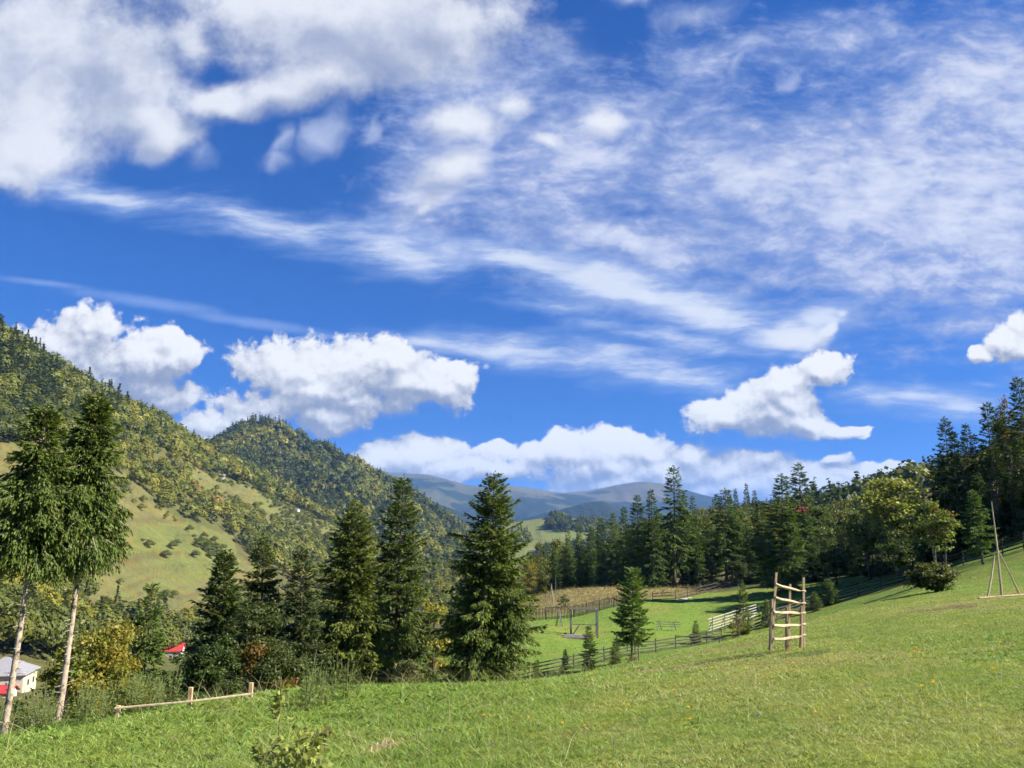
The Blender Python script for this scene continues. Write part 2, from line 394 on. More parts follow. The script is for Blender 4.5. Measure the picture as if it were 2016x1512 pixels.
# ------------------------------------------------------------------ materials
def material(name):
    m = bpy.data.materials.new(name); m.use_nodes = True
    t = m.node_tree; t.nodes.clear(); N = NT(t)
    out = N.n('ShaderNodeOutputMaterial')
    return m, N, out
def foliage(name, transl=0.35, rough=0.55, spec=0.25):
    """albedo = mesh colour attribute x object colour"""
    m, N, out = material(name)
    at = N.n('ShaderNodeAttribute', attribute_name='Col'); oc = N.n('ShaderNodeObjectInfo')
    c = N.mix(1.0, at.outputs['Color'], oc.outputs['Color'], 'MULTIPLY')
    pb = N.n('ShaderNodeBsdfPrincipled'); N.put(pb.inputs['Base Color'], c)
    pb.inputs['Roughness'].default_value = rough; pb.inputs['Specular IOR Level'].default_value = spec
    tr = N.n('ShaderNodeBsdfTranslucent'); N.put(tr.inputs[0], N.mix(1.0, c, (1.25, 1.3, 0.6), 'MULTIPLY'))
    mx = N.n('ShaderNodeMixShader'); mx.inputs[0].default_value = transl
    N.t.links.new(pb.outputs[0], mx.inputs[1]); N.t.links.new(tr.outputs[0], mx.inputs[2])
    N.t.links.new(mx.outputs[0], out.inputs[0])
    return m
def noisy(name, c1, c2, scale=8.0, rough=0.85, bump=0.3, stretch=(1, 1, 1), spec=0.2, c3=None, s3=2.0):
    m, N, out = material(name)
    tc = N.n('ShaderNodeTexCoord').outputs['Object']
    v = N.map(tc, scale=stretch)
    n = N.noise(v, scale, 6.0, 0.6)
    c = N.mix(N.ramp(n, 0.3, 0.7), c1, c2)
    if c3: c = N.mix(N.ramp(N.noise(tc, s3, 4.0, 0.6), 0.5, 0.68), c, c3)
    pb = N.n('ShaderNodeBsdfPrincipled'); N.put(pb.inputs['Base Color'], c)
    pb.inputs['Roughness'].default_value = rough; pb.inputs['Specular IOR Level'].default_value = spec
    if bump:
        b = N.n('ShaderNodeBump'); b.inputs['Strength'].default_value = bump; b.inputs['Distance'].default_value = 0.02
        N.put(b.inputs['Height'], n); N.t.links.new(b.outputs[0], pb.inputs['Normal'])
    N.t.links.new(pb.outputs[0], out.inputs[0])
    return m
def terrain_mat(name, scale, amount, bump, detail=8.0):
    m, N, out = material(name)
    at = N.n('ShaderNodeAttribute', attribute_name='Col').outputs['Color']
    pos = N.n('ShaderNodeNewGeometry').outputs['Position']
    n1 = N.noise(pos, scale, detail, 0.65); n2 = N.noise(pos, scale * 7.3, 6.0, 0.65)
    k = N.m('ADD', N.m('MULTIPLY', N.m('SUBTRACT', n1, .5), amount), N.m('MULTIPLY', N.m('SUBTRACT', n2, .5), amount * 0.9))
    c = N.v('SCALE', at, scale=N.m('MAXIMUM', N.m('ADD', k, 1.0), 0.2))
    hue = N.mix(N.ramp(N.noise(pos, scale * 1.7, 5.0, .6), 0.42, 0.66, 0.0, 0.5), c, N.mix(1.0, c, (1.45, 1.05, 0.75), 'MULTIPLY'))
    pb = N.n('ShaderNodeBsdfPrincipled'); N.put(pb.inputs['Base Color'], hue)
    pb.inputs['Roughness'].default_value = 0.95; pb.inputs['Specular IOR Level'].default_value = 0.1
    b = N.n('ShaderNodeBump'); b.inputs['Strength'].default_value = bump; b.inputs['Distance'].default_value = 0.5 / scale * 0.2
    N.put(b.inputs['Height'], n2); N.t.links.new(b.outputs[0], pb.inputs['Normal'])
    N.t.links.new(pb.outputs[0], out.inputs[0])
    return m
M_NEEDLE = foliage('needles', 0.22, 0.6, 0.2)
M_LEAF = foliage('leaves', 0.38, 0.5, 0.25)
M_GRASS = foliage('grass_blades', 0.34, 0.45, 0.25)
M_BARK = noisy('bark', (0.09, 0.075, 0.055), (0.19, 0.16, 0.12), 9.0, 0.9, 0.6, (1, 1, 0.35))
M_PALEBARK = noisy('pale_bark', (0.30, 0.235, 0.17), (0.46, 0.37, 0.28), 14.0, 0.85, 0.6, (1, 1, 0.6), c3=(0.07, 0.055, 0.04), s3=6.0)
M_STUB = noisy('dead_twig', (0.30, 0.26, 0.2), (0.44, 0.39, 0.31), 20.0)
M_GREYWOOD = noisy('weathered_wood', (0.13, 0.125, 0.11), (0.25, 0.235, 0.21), 10.0, 0.85, 0.4, (1, 1, 0.2))
M_DARKWOOD = noisy('dark_wood', (0.030, 0.028, 0.025), (0.075, 0.07, 0.06), 10.0, 0.9, 0.4, (0.3, 0.3, 1))
M_NEWWOOD = noisy('fresh_wood', (0.50, 0.36, 0.20), (0.66, 0.50, 0.30), 9.0, 0.7, 0.3, (1, 1, 0.15), c3=(0.36, 0.21, 0.10), s3=4.0)
M_BARKWOOD = noisy('bark_side_wood', (0.27, 0.19, 0.12), (0.42, 0.31, 0.20), 9.0, 0.85, 0.4, (1, 1, 0.2))
M_POLE = noisy('pole_wood', (0.33, 0.26, 0.16), (0.50, 0.41, 0.27), 12.0, 0.8, 0.3, (1, 1, 0.2))
M_WHITEWOOD = noisy('pale_slat_wood', (0.25, 0.245, 0.22), (0.36, 0.35, 0.32), 12.0, 0.7, 0.2)
M_GROUND = terrain_mat('meadow_ground', 0.9, 0.9, 0.8)
M_HILL = terrain_mat('hillside_ground', 0.05, 0.8, 0.8)
M_FAR = terrain_mat('mountain_ground', 0.004, 0.5, 0.6)

# ------------------------------------------------------------------ the lie of the land: one height field from surveyed points
CTRL = []
def cp(px, py, Y): CTRL.append(P(px, py, Y))
def cw(x, y, z): CTRL.append(np.array([x, y, z], float))
for x, y in ((0, 0), (5, 0), (-5, 0), (0, 6), (6, 6), (-5, 6), (12, 3), (0, 12), (7, 12), (-6, 12), (16, 10), (3, 18), (10, 20), (-4, 18), (18, 26), (25, 14), (14, 32), (0, -8), (24, 40), (30, 28), (24, 56), (34, 48)):
    cw(x, y, -1.62 + 0.113 * x - 0.108 * y)
for x, y, z in ((-14, 0, -3.6), (-10, 10, -3.9), (-14, -14, -3), (18, -12, 2.2), (0, -40, 3.5), (60, -40, 11), (-60, -40, -14), (45, 10, 4.0), (60, 40, 4.5),
                (-16, 30, -8.2), (-8, 36, -8.8), (-18, 45, -12.5), (-30, 40, -15), (-28, 22, -11), (-40, 5, -13), (-5, 48, -11.0), (-12, 75, -14.5), (-30, 75, -19.5),
                (-60, 60, -25), (-80, 110, -29), (-50, 140, -28), (-18, 140, -20), (5, 160, -16.5), (-80, 20, -25), (-110, 60, -30), (-60, 230, -36), (-20, 260, -34), (30, 260, -20),
                (70, 110, -1.0), (110, 150, 8), (130, 70, 14), (200, 250, 20), (120, 300, 3), (60, 300, -10), (250, 100, 30), (40, 420, -32), (150, 500, -5), (320, 600, 30)):
    cw(x, y, z)
for a in ((100, 1428, 22), (300, 1402, 20.5), (500, 1376, 20.5), (700, 1358, 21), (1000, 1348, 25), (1250, 1308, 33), (1420, 1268, 38),
          (1010, 1344, 62), (1130, 1318, 66), (1250, 1291, 71), (1330, 1278, 76), (1420, 1264, 81), (1480, 1243, 85), (1600, 1196, 94), (1780, 1146, 91), (1935, 1104, 82), (2016, 1080, 78),
          (1145, 1254, 84), (1050, 1238, 86), (1200, 1232, 90), (1330, 1218, 96), (1450, 1190, 108),
          (1020, 1226, 99), (1130, 1217, 104), (1230, 1192, 111), (1330, 1181, 119), (1480, 1142, 134),
          (1060, 1192, 118), (1200, 1168, 127), (1300, 1163, 130), (1080, 1167, 136), (1200, 1150, 143), (1400, 1146, 150), (1500, 1124, 152), (1620, 1130, 128), (1750, 1120, 118), (1900, 1075, 108), (2016, 1045, 100),
          (1600, 1090, 200), (1800, 1060, 170), (2016, 1000, 150), (1300, 1120, 260), (1450, 1070, 340),
          # valley floor
          (30, 1345, 160), (-80, 1330, 150), (200, 1300, 230), (330, 1290, 280), (480, 1240, 350), (600, 1205, 430), (740, 1160, 600), (850, 1120, 860), (1020, 1092, 1500), (980, 1110, 800),
          # the hillside across the valley
          (0, 1250, 190), (0, 1150, 228), (0, 1040, 290), (0, 900, 380), (0, 770, 465), (0, 672, 545), (-250, 1080, 240), (-250, 780, 380), (-250, 520, 540), (-600, 900, 240), (-600, 500, 420),
          (150, 1265, 225), (150, 1150, 290), (150, 1020, 370), (150, 880, 480), (150, 762, 640), (300, 1220, 310), (300, 1100, 400), (300, 980, 520), (300, 832, 770),
          (420, 1180, 390), (420, 1060, 520), (420, 960, 700), (420, 905, 880), (500, 940, 930), (520, 1100, 560), (560, 990, 900), (640, 1026, 900), (600, 1150, 540), (700, 1120, 700), (720, 1075, 880), (800, 1110, 860)):
    cp(*a)
for a in ((0, 650), (150, 760), (300, 930), (420, 1050), (560, 1080), (720, 1080)):       # behind its crest the hill falls away
    pass
for x, y, z in ((-560, 760, 60), (-520, 1000, 40), (-450, 1180, 20), (-330, 1250, 0), (-200, 1150, -30), (-900, 900, 60), (-900, 300, 90), (0, 1000, -45), (150, 900, -30), (400, 1000, 20)):
    cw(x, y, z)
for a in np.linspace(0, 2 * math.pi, 14, endpoint=False):
    cw(2600 * math.cos(a), 2600 * math.sin(a), -50); cw(11000 * math.cos(a), 11000 * math.sin(a), -60)
CTRL = np.array(CTRL)
def warp_xy(x, y):
    r = np.hypot(x, y) + 1e-9; k = np.log1p(r / 25.0) / r
    return np.stack([x * k, y * k], -1)
def _tps(d2): return 0.5 * d2 * np.log(d2 + 1e-12)
_cxy = warp_xy(CTRL[:, 0], CTRL[:, 1])
# interpolate the height divided by a distance scale, so near and far ground weigh alike
def _sc(x, y): return np.hypot(x, y) + 14.0
_n = len(CTRL)
_A = np.zeros((_n + 3, _n + 3))
_A[:_n, :_n] = _tps(((_cxy[:, None] - _cxy[None]) ** 2).sum(-1)) + np.eye(_n) * 3e-4
_A[:_n, _n] = 1; _A[:_n, _n + 1:] = _cxy; _A[_n:, :_n] = _A[:_n, _n:].T
_w = np.linalg.solve(_A, np.concatenate([CTRL[:, 2] / _sc(CTRL[:, 0], CTRL[:, 1]), np.zeros(3)]))
def ground(x, y, rough=True):
    x, y = np.broadcast_arrays(np.asarray(x, float), np.asarray(y, float)); sh = x.shape
    x, y = x.ravel(), y.ravel(); out = np.empty(len(x))
    for i in range(0, len(x), 40000):
        q = warp_xy(x[i:i + 40000], y[i:i + 40000])
        d2 = ((q[:, None] - _cxy[None]) ** 2).sum(-1)
        out[i:i + 40000] = _tps(d2) @ _w[:_n] + _w[_n] + q @ _w[_n + 1:]
    z = out * _sc(x, y)
    if rough:
        r = np.hypot(x, y)
        z = z + (fbm(x / 3.1, y / 3.1, 5, 4) - 0.5) * 0.22 * np.clip(r / 14, 0.3, 1)
        z = z + (fbm(x / 40, y / 40, 9, 4) - 0.5) * sstep(r, 110, 320) * 9.0
    return z.reshape(sh)
def G(x, y): return float(ground(np.array([x]), np.array([y]))[0])
def X_at(px, Y):
    """world x of the ground under a photo column at forward distance Y"""
    z = -5.0
    for _ in range(4):
        x = (px - 1008) / FPX * (Y * CP + z * SP); z = G(x, Y)
    return x

# ---- albedo of the ground, region by region (real growth: turf, hay, brush, bare slope)
GREEN, LUSH, DRY, BRUSH = (0.140, 0.185, 0.036), (0.115, 0.190, 0.032), (0.22, 0.20, 0.075), (0.15, 0.13, 0.055)
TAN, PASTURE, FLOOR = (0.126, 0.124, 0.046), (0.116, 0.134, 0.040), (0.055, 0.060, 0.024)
POLY_BRUSH = [(1000, 1232), (1035, 1215), (1130, 1205), (1230, 1183), (1300, 1176), (1350, 1177), (1400, 1165), (1500, 1136), (1500, 1112), (1300, 1140), (1090, 1155), (1000, 1170)]
POLY_CLEAR = [(345, 895), (440, 940), (540, 972), (610, 1004), (690, 1048), (690, 1080), (610, 1062), (530, 1034), (450, 1012), (395, 985)]
POLY_SLOPE = [(110, 930), (240, 930), (330, 1010), (420, 1050), (480, 1100), (560, 1150), (640, 1190), (620, 1240), (330, 1290), (180, 1250), (140, 1150), (-60, 1120), (-60, 880), (60, 870)]
POLY_GREENSLOPE = [(240, 1080), (330, 1010), (470, 1060), (460, 1130), (330, 1150), (330, 1250), (260, 1230), (210, 1170)]
PATCH = [(P(1990, 1181, 39.5), 1.5, .5, (0.17, 0.11, 0.07)), (P(760, 1441, 13.0), .45, .25, (0.30, 0.24, 0.15)), (P(1840, 1216, 36), 2.2, 1.0, (0.13, 0.11, 0.055)), (P(1580, 1290, 20.5), .9, .4, (0.09, 0.12, 0.03)), (P(1330, 1330, 22), 1.6, .6, (0.19, 0.19, 0.07))]
def patches(x, y):
    out = []
    for c, a, b, col in PATCH:
        d = np.hypot((x - c[0]) / a, (y - c[1]) / (b * 2.2)) + (fbm(x * 2.2, y * 2.2, 95, 3) - .5) * 1.1
        out.append((1 - sstep(d, .55, 1.05), col))
    return out
def ground_colour(x, y, z):
    px, py = project(np.stack([x, y, z], -1)); front = y > 1
    r = np.hypot(x, y)
    n1, n2, n3 = fbm(x / 6, y / 6, 21, 4), fbm(x / 1.3, y / 1.3, 22, 3), fbm(x / 55, y / 55, 23, 4)
    c = mixc(GREEN, DRY, sstep(n1, 0.50, 0.72) * 0.75)
    c = mixc(c, LUSH, sstep(-x + 0.25 * y + 6 * (n1 - .5), 4, 10) * (r < 60) * 0.8)
    c = mixc(c, DRY, sstep(n2, 0.62, 0.8) * 0.5 * (r < 60))
    lower = (r > 58) & (r < 150) & (y > 40)
    c = mixc(c, mixc(LUSH, GREEN, sstep(n1, .45, .6)), lower * 0.9)
    jx, jy = px + (n1 - .5) * 26, py + (n1 - .5) * 10
    c = mixc(c, mixc(BRUSH, DRY, sstep(n2, .4, .7) * .6), (inpoly(jx, jy, POLY_BRUSH) & (r > 96) & (r < 190) & front) * 1.0)
    hill = front & (r > 150) & (x < 20)
    hc = mixc(PASTURE, TAN, sstep(n3, 0.35, 0.6))
    hc = mixc(hc, FLOOR, 0.55)
    c = np.where(hill[..., None], hc, c)
    jx, jy = px + (n3 - .5) * 60, py + (n3 - .5) * 40
    for poly, col in ((POLY_SLOPE, TAN), (POLY_GREENSLOPE, PASTURE), (POLY_CLEAR, PASTURE)):
        c = mixc(c, mixc(col, TAN, sstep(fbm(x / 28, y / 28, 33, 4), .46, .62) * .8), (inpoly(jx, jy, poly) & hill) * 1.0)
    steps = fbm((z + 2.5 * fbm(x / 30, y / 30, 35, 3)) / 1.1, (x + y) / 60, 36, 2); c = mixc(c, (0.085, 0.080, 0.035), (sstep(steps, .56, .70) * hill * (inpoly(px, py, POLY_SLOPE) | inpoly(px, py, POLY_CLEAR)) * .65))
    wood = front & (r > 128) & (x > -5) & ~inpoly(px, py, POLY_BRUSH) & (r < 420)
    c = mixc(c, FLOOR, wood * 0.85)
    for k_, col in patches(x, y): c = mixc(c, col, k_ * .85 * front)
    far = sstep(r, 900, 1300)
    c = mixc(c, (0.10, 0.12, 0.04), far * 0.8)
    return c
az = np.concatenate([np.linspace(-180, -50, 60, endpoint=False), np.linspace(-50, 50, 880, endpoint=False), np.linspace(50, 180, 60)]) * math.pi / 180
rr = np.concatenate([[0.3], np.exp(np.linspace(math.log(1.0), math.log(1700), 560)), np.exp(np.linspace(math.log(1900), math.log(13000), 24))])
A_, R_ = np.meshgrid(az, rr, indexing='ij')
GX, GY = R_ * np.sin(A_), R_ * np.cos(A_)
GZ = ground(GX, GY)
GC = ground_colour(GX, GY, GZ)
cx, cy = GX[:-1, :-1], GY[:-1, :-1]; cr = np.hypot(cx, cy)
k_hill = (cr >= 120) & (cx < -25) & (cy > -200) & (cr < 1650)
k_val = (cr >= 1650)
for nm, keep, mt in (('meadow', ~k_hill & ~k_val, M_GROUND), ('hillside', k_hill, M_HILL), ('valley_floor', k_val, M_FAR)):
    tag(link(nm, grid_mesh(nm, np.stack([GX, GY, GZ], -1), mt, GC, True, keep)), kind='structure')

# ---- hills and mountain ridges farther off, each a sheet with its own crest, spurs and foot
def ridge(name, pts, front, back, zfoot, mat, colour, spur=0.0, wave=300.0, p=1.35, nx=260, nt=90, seed=1, crest=0.0, curve=0.0):
    """pts: (px, py, Y) along the crest"""
    W3 = np.array([P(*q) for q in pts]); s = np.linspace(0, len(W3) - 1, nx)
    k = np.arange(len(W3))
    cx, cy, cz = (np.interp(s, k, W3[:, i]) for i in range(3))
    ker = np.hanning(9); ker /= ker.sum()
    cz = np.convolve(np.pad(cz, 4, 'edge'), ker, 'valid')
    cz = cz + (fbm(cx / wave * 3, cy * 0 + seed, seed + 3, 4) - 0.5) * crest
    t = np.linspace(-1, 1, nt)
    T, S = np.meshgrid(t, np.arange(nx), indexing='ij')
    X = cx[S] * (1 - curve * np.abs(np.minimum(T, 0))); Y = cy[S] + np.where(T < 0, T * front, T * back)
    a = np.abs(T)
    prof = (1 - a) ** p
    n = fbm(X / wave, Y / (wave * 2.6), seed, 4, True)
    Z = zfoot + np.maximum(cz[S] - zfoot, 0) * prof + (n - 0.62) * spur * np.sin(np.pi * np.clip(a * 1.15, 0, 1)) * np.clip((cz[S] - zfoot) / (cz.max() - zfoot + 1e-6), 0.15, 1)
    pts3 = np.stack([X, Y, Z], -1)
    C = colour(X, Y, Z, T)
    o = tag(link(name, grid_mesh(name, pts3, mat, C)), kind='structure')
    return pts3, T
WOODC, PASTC = (0.016, 0.026, 0.014), (0.14, 0.12, 0.06)
def c_wood(X, Y, Z, T): return mixc((0.055, 0.065, 0.025), (0.07, 0.07, 0.026), fbm(X / 60, Y / 60, 3, 4))
def c_mount(line, wave, seed, top=PASTC):
    def f(X, Y, Z, T):
        n = fbm(X / wave, Y / wave, seed, 5)
        k = sstep(Z + (n - 0.5) * line * 1.7, line * 0.97, line * 1.03)
        c = mixc(WOODC, top, k)
        return mixc(c, (0.07, 0.075, 0.035), sstep(fbm(X / (wave * .5), Y / (wave * .5), seed + 7, 4), .63, .66) * (1 - k) * 0.9)
    return f
CONE, CONE_T = ridge('wooded_hill', [(330, 905, 1500), (430, 872, 1480), (465, 850, 1460), (500, 836, 1450), (535, 836, 1440), (570, 852, 1440), (640, 884, 1430), (700, 915, 1420), (760, 948, 1410), (830, 990, 1400),
                              (900, 1040, 1380), (950, 1082, 1360), (985, 1110, 1340)], 620, 600, -46, M_HILL, c_wood, spur=34, wave=130, p=1.15, seed=4, curve=0.12)
ridge('distant_hill', [(330, 860, 2300), (380, 858, 2300), (410, 864, 2300), (440, 884, 2300), (480, 900, 2300), (560, 960, 2300)], 900, 700, -40, M_FAR, c_wood, spur=30, wave=250, seed=8)
KNOLL, KNOLL_T = ridge('pasture_knoll', [(880, 1075, 1650), (940, 1056, 1650), (985, 1034, 1650), (1020, 1026, 1650), (1060, 1020, 1650), (1095, 1016, 1650), (1130, 1020, 1650), (1180, 1032, 1650), (1260, 1050, 1650), (1400, 1070, 1650)],
      620, 500, -60, M_HILL, lambda X, Y, Z, T: mixc((0.135, 0.165, 0.05), mixc((0.15, 0.135, 0.06), (0.10, 0.155, 0.04), fbm(X / 90, Y / 90, 44, 3)), sstep(fbm(X / 70, Y / 50, 41, 4), .4, .62)), spur=16, wave=160, p=1.2, seed=13)
BACK, BACK_T = ridge('forest_hill', [(1120, 1120, 1100), (1250, 1060, 1150), (1380, 1022, 1200), (1450, 1008, 1250), (1550, 996, 1280), (1620, 982, 1300), (1700, 964, 1320), (1760, 948, 1320), (1830, 930, 1320), (1920, 905, 1300), (2020, 875, 1280), (2200, 830, 1250)],
      720, 500, -30, M_HILL, c_wood, spur=14, wave=90, seed=17)
ridge('wooded_ridge', [(560, 880, 3600), (640, 893, 3600), (690, 908, 3600), (720, 918, 3600), (748, 930, 3600), (790, 952, 3600), (840, 980, 3600), (900, 1005, 3600), (970, 1030, 3550), (1040, 1052, 3500), (1100, 1075, 3400)],
      1300, 900, -60, M_FAR, c_mount(2000, 300, 3), spur=110, wave=380, seed=21, crest=14)
ridge('middle_ridge', [(880, 1060, 4300), (960, 1030, 4300), (1020, 1022, 4300), (1090, 1004, 4300), (1140, 992, 4300), (1185, 987, 4300), (1225, 1002, 4300), (1275, 1024, 4300), (1360, 1045, 4300), (1460, 1060, 4300)],
      1500, 1000, -60, M_FAR, c_mount(900, 380, 31, (0.15, 0.16, 0.08)), spur=120, wave=420, seed=25, crest=16)
ridge('mountain_range', [(600, 930, 7400), (690, 925, 7400), (755, 928, 7400), (810, 930, 7400), (850, 934, 7300), (885, 944, 7200), (915, 953, 7200), (960, 957, 7200), (1000, 955, 7200), (1050, 962, 7300), (1105, 969, 7400),
                         (1150, 966, 7600), (1200, 958, 7800), (1235, 950, 7800), (1265, 947, 7800), (1300, 949, 7800), (1345, 962, 7700), (1390, 975, 7600), (1440, 988, 7500), (1560, 1000, 7400), (1700, 1005, 7400), (1900, 1010, 7400)],
      3000, 1800, -60, M_FAR, c_mount(345, 1100, 37, (0.085, 0.082, 0.048)), spur=210, wave=700, seed=29, crest=18, p=1.2)
# ------------------------------------------------------------------ foliage builders
def norm(v): return v / (np.linalg.norm(v, axis=-1, keepdims=True) + 1e-9)
def spray_quads(rng, p, d, l, w):
    """diamond-shaped sprays: base p, direction d, length l, width w"""
    n = len(p)
    u = norm(np.cross(d, rng.normal(size=(n, 3)) * 0.7 + np.array([0, 0, 1.0])))
    mid = p + d * (l * 0.42)[:, None]
    return np.stack([p, mid + u * (w / 2)[:, None], p + d * l[:, None], mid - u * (w / 2)[:, None]], 1)

def spruce(seed, H, Rad, base, mat_bark, twig=0.24, gap=0.34, per=6, droop=0.45, ragged=0.12, fall=0.85, hue=(0.050, 0.068, 0.020), trunk_r=None, stubs=False, lean=(0.0, 0.0), hang=0.5, fan=0.40):
    """trunk and crown meshes of a spruce with its foot at the origin"""
    rng = np.random.default_rng(seed)
    ax = lambda h: np.stack([lean[0] * h + 0.02 * H * np.sin(h / H * 2.2 + seed), lean[1] * h, h], -1)
    trunk_r = trunk_r or 0.009 * H + 0.02
    mb = MB()
    hs = np.linspace(-0.4, H * 0.985, 14)
    mb.tube([ax(h) for h in hs], [trunk_r * (1.25 if k == 0 else 1.0) * (1 - 0.93 * max(h, 0) / H) + 0.004 for k, h in enumerate(hs)], 10, jit=0.06)
    # whorls
    lv = []; h = base
    while h < H * 0.985:
        lv.append(h); h += gap * (0.55 + 0.9 * rng.random()) * (1.15 - 0.5 * (h - base) / (H - base))
    bh, ba, bl = [], [], []
    for h in lv:
        t = (h - base) / (H - base)
        m = max(3, int(round(per * (0.8 + 0.5 * rng.random()) * (1 - 0.35 * t))))
        a0 = rng.random() * 6.28
        gapd = 0.75 + 0.35 * rng.random()
        for k in range(m):
            if rng.random() < ragged: continue
            L = (Rad * (1 - t) ** fall * min(1.0, 0.62 + 2.2 * t) + 0.10) * rng.uniform(0.62, 1.12) * gapd
            if rng.random() < 0.06: L *= 1.22
            bh.append(h + rng.normal() * gap * 0.25); ba.append(a0 + 6.283 * k / m + rng.normal() * 0.25); bl.append(L)
    bh, ba, bl = map(np.array, (bh, ba, bl)); nb = len(bh)
    t = np.clip((bh - base) / (H - base), 0, 1)
    s1 = -0.18 + 0.85 * t ** 1.3 + rng.normal(size=nb) * 0.10
    s2 = -droop * (1 - t) * rng.uniform(0.5, 1.3, nb); s3 = 0.30 * (1 - t) * rng.uniform(0.4, 1.2, nb)
    out = np.stack([np.cos(ba), np.sin(ba), 0 * ba], -1)
    def bpos(i, s): return ax(bh[i]) + out[i] * (bl[i] * s)[:, None] + np.array([0, 0, 1.0]) * (bl[i] * (s1[i] * s + s2[i] * s * s + s3[i] * s ** 3))[:, None]
    def bdir(i, s):
        return norm(out[i] + np.array([0, 0, 1.0]) * (s1[i] + 2 * s2[i] * s + 3 * s3[i] * s * s)[:, None])
    for i in range(nb):                                   # the wood of the branches
        if bl[i] > 0.25:
            ii = np.array([i, i, i]); q = bpos(ii, np.array([0.0, 0.45, 0.88]))
            rb = 0.010 * bl[i] + 0.006
            mb.tube(q, [rb, rb * 0.7, rb * 0.3], 4)
    if stubs:
        for _ in range(85):
            h = rng.uniform(0.3, base * 1.02); a = rng.random() * 6.28; q = ax(np.array(h)); d = np.array([math.cos(a), math.sin(a), rng.uniform(-0.25, 0.25)])
            rt = trunk_r * (1 - 0.93 * h / H)
            mb.tube([q + d * rt * 0.8, q + d * (rt + rng.uniform(0.04, 0.20))], [0.011, 0.005], 4, mi=1)
    # side twigs on each branch, sprays on each twig
    nl = np.maximum(3, (bl / (twig * 0.26)).astype(int))
    bi = np.repeat(np.arange(nb), nl * 2)
    s = np.clip(rng.random(len(bi)) ** 0.8 * 0.94 + 0.06, 0, 1)
    side = rng.choice([-1.0, 1.0], len(bi))
    d0 = bdir(bi, s); lat = norm(np.cross(d0, np.array([0, 0, 1.0]))) * side[:, None]
    ang = R(52) * (1 - 0.55 * s) + rng.normal(size=len(bi)) * 0.2
    dl = norm(d0 * np.cos(ang)[:, None] + lat * np.sin(ang)[:, None])
    ll = np.minimum(fan * bl[bi] * (1 - s) * np.minimum(1, 0.35 + 2.4 * s) + twig * 0.45, twig * 4.5) * rng.uniform(0.6, 1.15, len(bi))
    p0 = bpos(bi, s)
    ns = np.maximum(1, np.ceil(ll / (twig * 0.40)).astype(int))
    ti = np.repeat(np.arange(len(bi)), ns)
    q = rng.random(len(ti))
    hangv = hang * (1 - 0.75 * t[bi[ti]]) * rng.uniform(0.5, 1.4, len(ti))
    p = p0[ti] + dl[ti] * (q * ll[ti])[:, None] - np.array([0, 0, 1.0]) * (hangv * q * q * ll[ti])[:, None]
    d = norm(dl[ti] + rng.normal(size=(len(ti), 3)) * 0.28 - np.array([0, 0, 1.0]) * (hangv * (0.35 + 1.1 * q))[:, None] + d0[ti] * 0.35)
    l = twig * rng.uniform(0.55, 1.15, len(ti)); w = l * rng.uniform(0.22, 0.40, len(ti))
    Q = spray_quads(rng, p, d, l, w)
    # leader
    k = 26; hh = rng.uniform(0.93, 1.0, k) * H; a = rng.random(k) * 6.28
    Q = np.concatenate([Q, spray_quads(rng, ax(hh), norm(np.stack([np.cos(a) * .6, np.sin(a) * .6, np.full(k, .8)], -1)), np.full(k, twig * 0.8), np.full(k, twig * 0.25))])
    n = len(Q)
    v = rng.uniform(0.72, 1.30, n)
    tip = np.concatenate([q * 0.25, np.zeros(k)])
    c = np.array(hue) * np.array([1.66, 1.64, 1.15]) * v[:, None] * (1 + np.stack([tip * 1.1, tip * 0.9, tip * 0.2], -1))
    brown = rng.random(n) < 0.03
    c[brown] = np.array([0.09, 0.07, 0.03])
    return mb.mesh('spruce_trunk', [mat_bark, M_STUB], True), quad_mesh('spruce_crown', Q, c, M_NEEDLE)

